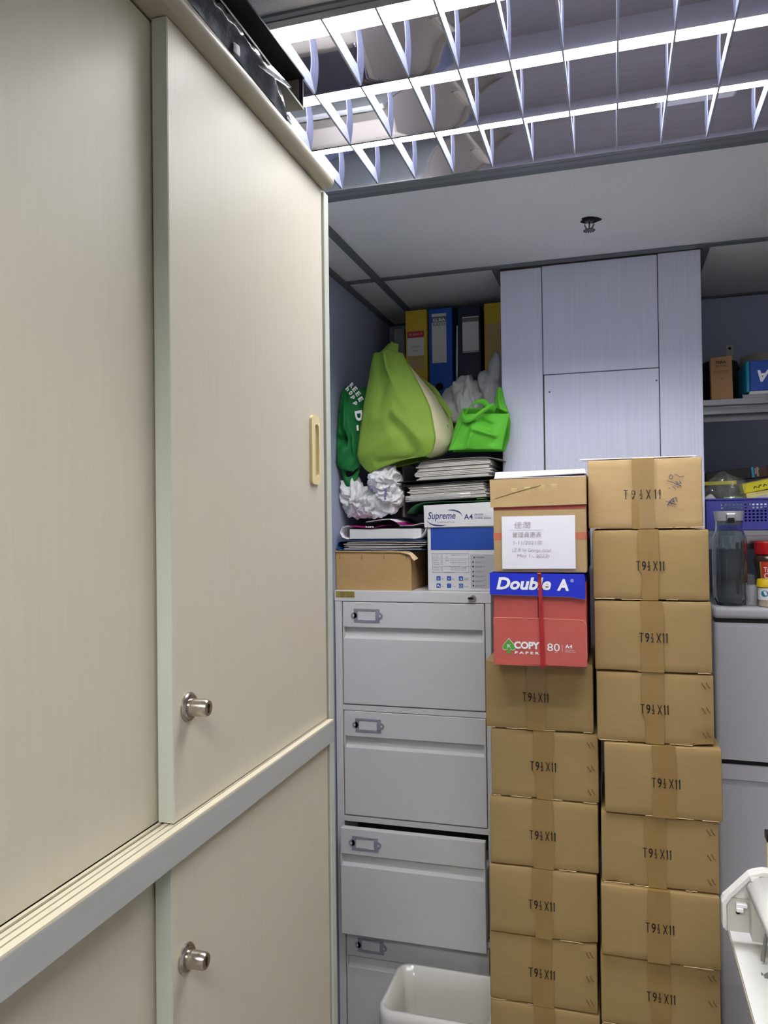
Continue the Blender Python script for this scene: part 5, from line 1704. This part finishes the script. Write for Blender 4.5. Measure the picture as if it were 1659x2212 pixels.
# what lies in the basket
cbg = thing('clear_food_bag', 'shiny clear plastic bag bulging from the blue basket', 'bag', (0.290, 2.31, LSZ + 0.09))
k = MB()
crumple(k, (0.2935, 2.315, LSZ + 0.090), 0.054, 0.05, 0.066, 61, amp=0.22, freq=8, sub=5, ridge=0.8)
k.build('bag_film', M['clear_bag'], cbg, smooth='all')
MB().box(0.250, 0.275, 2.29, 2.33, LSZ + 0.045, LSZ + 0.098, 0.004, 2, rot=(Vector((0.26, 2.31, LSZ + 0.07)), Matrix.Rotation(-0.7, 3, 'Y'))).build('white_contents', M['label_paper'], cbg)
MB().box(0.285, 0.335, 2.285, 2.33, LSZ + 0.052, LSZ + 0.090, 0.004, 2).build('green_contents', M['green_item'], cbg)
def tilted_box(name, lab, cat, x0, x1, y0, y1, z0, z1, ang, m, txt=None):
    r = thing(name, lab, cat, ((x0 + x1) / 2, (y0 + y1) / 2, z0))
    W, D, H = x1 - x0, y1 - y0, z1 - z0
    MB().box(-W / 2, W / 2, -D / 2, D / 2, 0, H, 0.001, 1).build('box_body', m, r, world=False)
    if txt:
        txt(r, W, D, H)
    r.rotation_euler = (0, -ang, 0)
    return r
def t1(r, W, D, H):
    MB().box(-W / 2 + 0.001, W / 2 - 0.001, -D / 2 - 0.0006, -D / 2, H - 0.0022, H - 0.0005).build('edge_line', M['brown_card'], r, world=False)
    t = MB()
    for i, xx in enumerate((-0.060, -0.048, -0.036)):
        t.tube([(xx, -D / 2 - 0.0004, 0.008), (xx + 0.004, -D / 2 - 0.0006, 0.014), (xx + 0.009, -D / 2 - 0.0004, 0.010 + 0.004 * (i % 2))], 0.0012, 6)
    t.build('printed_mark', M['ink'], r, world=False)
    MB().box(-0.020, 0.03, -D / 2 - 0.0007, -D / 2, 0.006, 0.018).build('printed_patch', M['label_paper'], r, world=False)
tilted_box('yellow_carton', 'bright yellow slim box tilted in the basket', 'box', 0.336, 0.508, 2.30, 2.37, LSZ + 0.115, LSZ + 0.143, 0.20, M['box_yellow'], t1)
def t2(r, W, D, H):
    MB().box(-0.062, -0.035, -D / 2 - 0.0007, -D / 2, 0.004, 0.016).build('printed_patch', M['light_grey_print'], r, world=False)
    MB().box(-0.030, 0.02, -D / 2 - 0.0007, -D / 2, 0.004, 0.018).build('printed_patch', M['cover_white'], r, world=False)
    for zz in (0.0225, 0.026):
        MB().box(-0.062, 0.04, -D / 2 - 0.0006, -D / 2, zz, zz + 0.0008).build('printed_line', M['brown_card'], r, world=False)
tilted_box('pale_yellow_carton', 'pale yellow printed box under the bright yellow one in the basket', 'box', 0.344, 0.516, 2.29, 2.36, LSZ + 0.085, LSZ + 0.113, 0.17, M['box_pale'], t2)
tilted_box('white_carton', 'white slim box under the pale yellow one in the basket', 'box', 0.350, 0.52, 2.28, 2.35, LSZ + 0.066, LSZ + 0.083, 0.14, M['print_white'])
def t3(r, W, D, H):
    MB().box(W / 2 - 0.080, W / 2 - 0.0745, -D / 2 - 0.0006, -D / 2, 0.001, H).build('blue_stripe', M['teal'], r, world=False)
    MB().box(W / 2 - 0.0740, W / 2 - 0.040, -D / 2 - 0.0006, -D / 2, 0.0, H).build('brown_end', M['dark_brown'], r, world=False)
    t = MB()
    add_text(t, 'storage', W / 2 - 0.060, -D / 2 - 0.0012, 0.003, 0.026, 0.008, rot=PI / 2, bold=0.01)
    add_text(t, 'memo', W / 2 - 0.067, -D / 2 - 0.0012, 0.010, 0.016, 0.005, rot=PI / 2)
    t.build('box_lettering', M['light_grey_print'], r, world=False)
tilted_box('black_carton', 'long black box with brown printed end lying across the basket', 'box', 0.252, 0.452, 2.385, 2.46, LSZ + 0.142, LSZ + 0.172, 0.10, M['black'], t3)
k = MB().box(0.245, 0.33, 2.375, 2.47, LSZ + 0.125, LSZ + 0.136, 0.001, 1, rot=(Vector((0.245, 2.42, LSZ + 0.125)), Matrix.Rotation(-0.02, 3, 'Y')))
tag(k.build('flat_packet', M['box_yellow'], None), 'flat yellow packet under the black box in the basket', 'packet')
k = MB().box(0.243, 0.56, 2.372, 2.474, LSZ + 0.004, LSZ + 0.124, 0.002, 1)
tag(k.build('dark_carton', M['black_card'], None), 'dark box standing upright at the back of the basket', 'box')

# ------------------------------------------------------------------ waste bin
wb = thing('waste_bin', 'white plastic waste bin with a clear liner in front of the filing cabinet', 'bin', (-0.45, 1.97, 0))
def binring(x0, x1, y0, y1, r, z, n=8):
    P = []
    for (cx, cy, a0) in ((x1 - r, y1 - r, 0), (x0 + r, y1 - r, PI / 2), (x0 + r, y0 + r, PI), (x1 - r, y0 + r, 1.5 * PI)):
        for q in range(n + 1):
            a = a0 + PI / 2 * q / n
            P.append((cx + r * math.cos(a), cy + r * math.sin(a), z))
    return P
RZ = 0.36
bx0, bx1, by0, by1 = -0.583, -0.300, 1.853, 2.072
def binwall(mb, rs):
    R_ = [[mb.bm.verts.new(p) for p in P] for P in rs]
    for A, B in zip(R_, R_[1:]):
        for q in range(len(A)):
            mb.bm.faces.new((A[q], A[(q + 1) % len(A)], B[(q + 1) % len(A)], B[q]))
    return R_
k = MB()
rs = []
rs.append(binring(bx0 + 0.04, bx1 - 0.04, by0 + 0.03, by1 - 0.03, 0.03, 0.0))
rs.append(binring(bx0 + 0.006, bx1 - 0.006, by0 + 0.006, by1 - 0.006, 0.03, RZ - 0.012))
rs.append(binring(bx0, bx1, by0, by1, 0.034, RZ - 0.010))
rs.append(binring(bx0, bx1, by0, by1, 0.034, RZ - 0.002))
rs.append(binring(bx0 + 0.004, bx1 - 0.004, by0 + 0.004, by1 - 0.004, 0.032, RZ))
rs.append(binring(bx0 + 0.010, bx1 - 0.010, by0 + 0.010, by1 - 0.010, 0.028, RZ - 0.006))
rs.append(binring(bx0 + 0.044, bx1 - 0.044, by0 + 0.034, by1 - 0.034, 0.026, 0.006))
R_ = binwall(k, rs)
k.bm.faces.new(R_[0])
k.bm.faces.new(R_[-1])
k.build('bin_body', M['bin'], wb, smooth=True)
k = MB()
rs = []
def wobring(P, amp, seed):
    c = Vector((sum(p[0] for p in P) / len(P), sum(p[1] for p in P) / len(P), 0))
    out = []
    for p in P:
        v = Vector(p)
        d_ = Vector((v.x - c.x, v.y - c.y, 0)).normalized()
        nz = noise.noise(Vector((v.x * 40 + seed, v.y * 40, v.z * 22)))
        out.append(v + d_ * amp * nz + Vector((0, 0, amp * 0.6 * noise.noise(Vector((v.x * 25, v.y * 25, seed + 7))))))
    return out
rs.append(wobring(binring(bx0 - 0.004, bx1 + 0.004, by0 - 0.004, by1 + 0.003, 0.035, RZ - 0.050, 16), 0.006, 1))
rs.append(wobring(binring(bx0 - 0.003, bx1 + 0.003, by0 - 0.003, by1 + 0.002, 0.035, RZ - 0.018, 16), 0.002, 2))
rs.append(wobring(binring(bx0 - 0.001, bx1 + 0.001, by0 - 0.001, by1 + 0.001, 0.034, RZ + 0.0015, 16), 0.001, 3))
rs.append(wobring(binring(bx0 + 0.010, bx1 - 0.010, by0 + 0.010, by1 - 0.010, 0.03, RZ + 0.001, 16), 0.001, 4))
for q in range(1, 9):
    t_ = q / 8
    rs.append(wobring(binring(bx0 + 0.016 + 0.028 * t_, bx1 - 0.016 - 0.028 * t_, by0 + 0.016 + 0.018 * t_, by1 - 0.016 - 0.018 * t_, 0.028, RZ - 0.008 - 0.30 * t_, 16), 0.014, 4 + q * 0.35))
R_ = binwall(k, rs)
k.bm.faces.new(R_[-1])
k.build('bin_liner', M['bin_bag'], wb, smooth='all')

# ------------------------------------------------------------------ white machine at the lower right
mc = thing('white_printer', 'white office printer with its flat tray at the lower right edge', 'printer', (0.30, 1.28, 0.90))
def offset_in(P, d_):
    c = (sum(p[0] for p in P) / len(P), sum(p[1] for p in P) / len(P))
    return [(p[0] + (c[0] - p[0]) * d_, p[1] + (c[1] - p[1]) * d_) for p in P]
out = [(0.151, 0.934), (0.1505, 0.972), (0.153, 0.979), (0.160, 0.986), (0.184, 1.012), (0.190, 1.0185), (0.198, 1.0225), (0.210, 1.0255), (0.230, 1.026), (0.50, 1.026), (0.50, 0.926), (0.156, 0.9255)]
k = MB()
k.prism(out, 'Y', 1.322, 1.332)
inn_ = [(0.1565, 0.936), (0.1560, 0.970), (0.163, 0.981), (0.186, 1.0065), (0.194, 1.0145), (0.205, 1.019), (0.230, 1.0205), (0.50, 1.0205)]
ou2 = [out[0], out[1], out[3], out[4], out[5], out[7], out[8], out[9]]
k.quadstrip([(p[0], 1.311, p[1]) for p in ou2], [(p[0], 1.322, p[1]) for p in ou2])
k.quadstrip([(p[0], 1.311, p[1]) for p in inn_], [(p[0], 1.322, p[1]) for p in inn_])
k.quadstrip([(p[0], 1.311, p[1]) for p in ou2], [(p[0], 1.311, p[1]) for p in inn_])
k.build('end_cover', M['machine'], mc)
k = MB()
k.box(0.158, 0.198, 1.319, 1.3222, 0.927, 0.978)
k.build('recess_plate', M['machine_in'], mc)
k = MB()
k.box(0.1700, 0.1860, 1.308, 1.319, 0.9690, 0.9745, 0.0008, 1)
k.box(0.1700, 0.1800, 1.306, 1.319, 0.9625, 0.9690, 0.0008, 1)
k.build('latch_tab', M['print_white'], mc)
MB().cyl((0.1735, 1.3183, 0.9575), 0.0030, 0.0018, 'Y', 16).build('screw_hole', M['hole'], mc)
# curved hood reaching towards the viewer above the tray
A, B = [], []
prof = [(0.184, 1.0035), (0.1865, 1.012), (0.193, 1.0185), (0.203, 1.022), (0.22, 1.0235), (0.36, 1.0235)]
for p in smoothline([(p[0], 0, p[1]) for p in prof], 24):
    A.append((p.x, 1.300, p.z))
    B.append((p.x + 0.010, 1.100, p.z - 0.006))
k = MB()
k.quadstrip(A, B)
hood = thicken(k.build('hood', M['machine'], mc, smooth='all'), 0.003)
MB().box(0.190, 0.40, 1.294, 1.318, 0.927, 1.018).build('inner_wall', M['machine_in'], mc)
k = MB()
k.prism([(0.1665, 0.9), (0.1665, 0.9055), (0.42, 0.9055), (0.42, 0.9)], 'Y', 0.90, 1.375)
ty = k.build('paper_tray', M['machine'], mc)
for v in ty.data.vertices:
    pass
MB().box(0.1658, 0.42, 0.899, 1.375, 0.8955, 0.9002).build('tray_edge', M['beige'], mc)
MB().tube([(0.2100, 1.29, 0.945), (0.2075, 1.288, 0.938), (0.2015, 1.278, 0.914), (0.2005, 1.275, 0.909)], [0.0022, 0.0026, 0.0034, 0.003], 10).build('paper_guide_rod', M['rod'], mc, smooth=True)
k = MB()
k.box(0.1935, 0.1955, 1.243, 1.246, 0.9055, 0.908)
k.prism([(0.1965, 0.9055), (0.225, 0.9055), (0.225, 0.914), (0.203, 0.910)], 'Y', 1.236, 1.246)
k.build('tray_stop', M['rod'], mc)
MB().box(0.2180, 0.235, 1.326, 1.345, 1.0265, 1.07, 0.002, 1).build('rear_post', M['beige'], mc)
MB().box(0.2175, 0.2355, 1.324, 1.346, 1.067, 1.080, 0.001, 1).build('post_cap', M['black_metal'], mc)
sd = thing('printer_stand', 'beige board stand under the white printer', 'stand', (0.32, 1.25, 0))
MB().box(0.195, 0.215, 1.02, 1.26, 0, 0.8955, 0.001, 1).build('side_board', M['beige'], sd)
MB().box(0.40, 0.42, 1.02, 1.26, 0, 0.8955, 0.001, 1).build('side_board', M['beige'], sd)
MB().box(0.215, 0.40, 1.24, 1.26, 0.1, 0.8955).build('back_board', M['beige'], sd)

print('objects', len(bpy.data.objects), 'tris', sum(len(p.vertices) - 2 for o in SC.objects if o.type == 'MESH' for p in o.data.polygons))
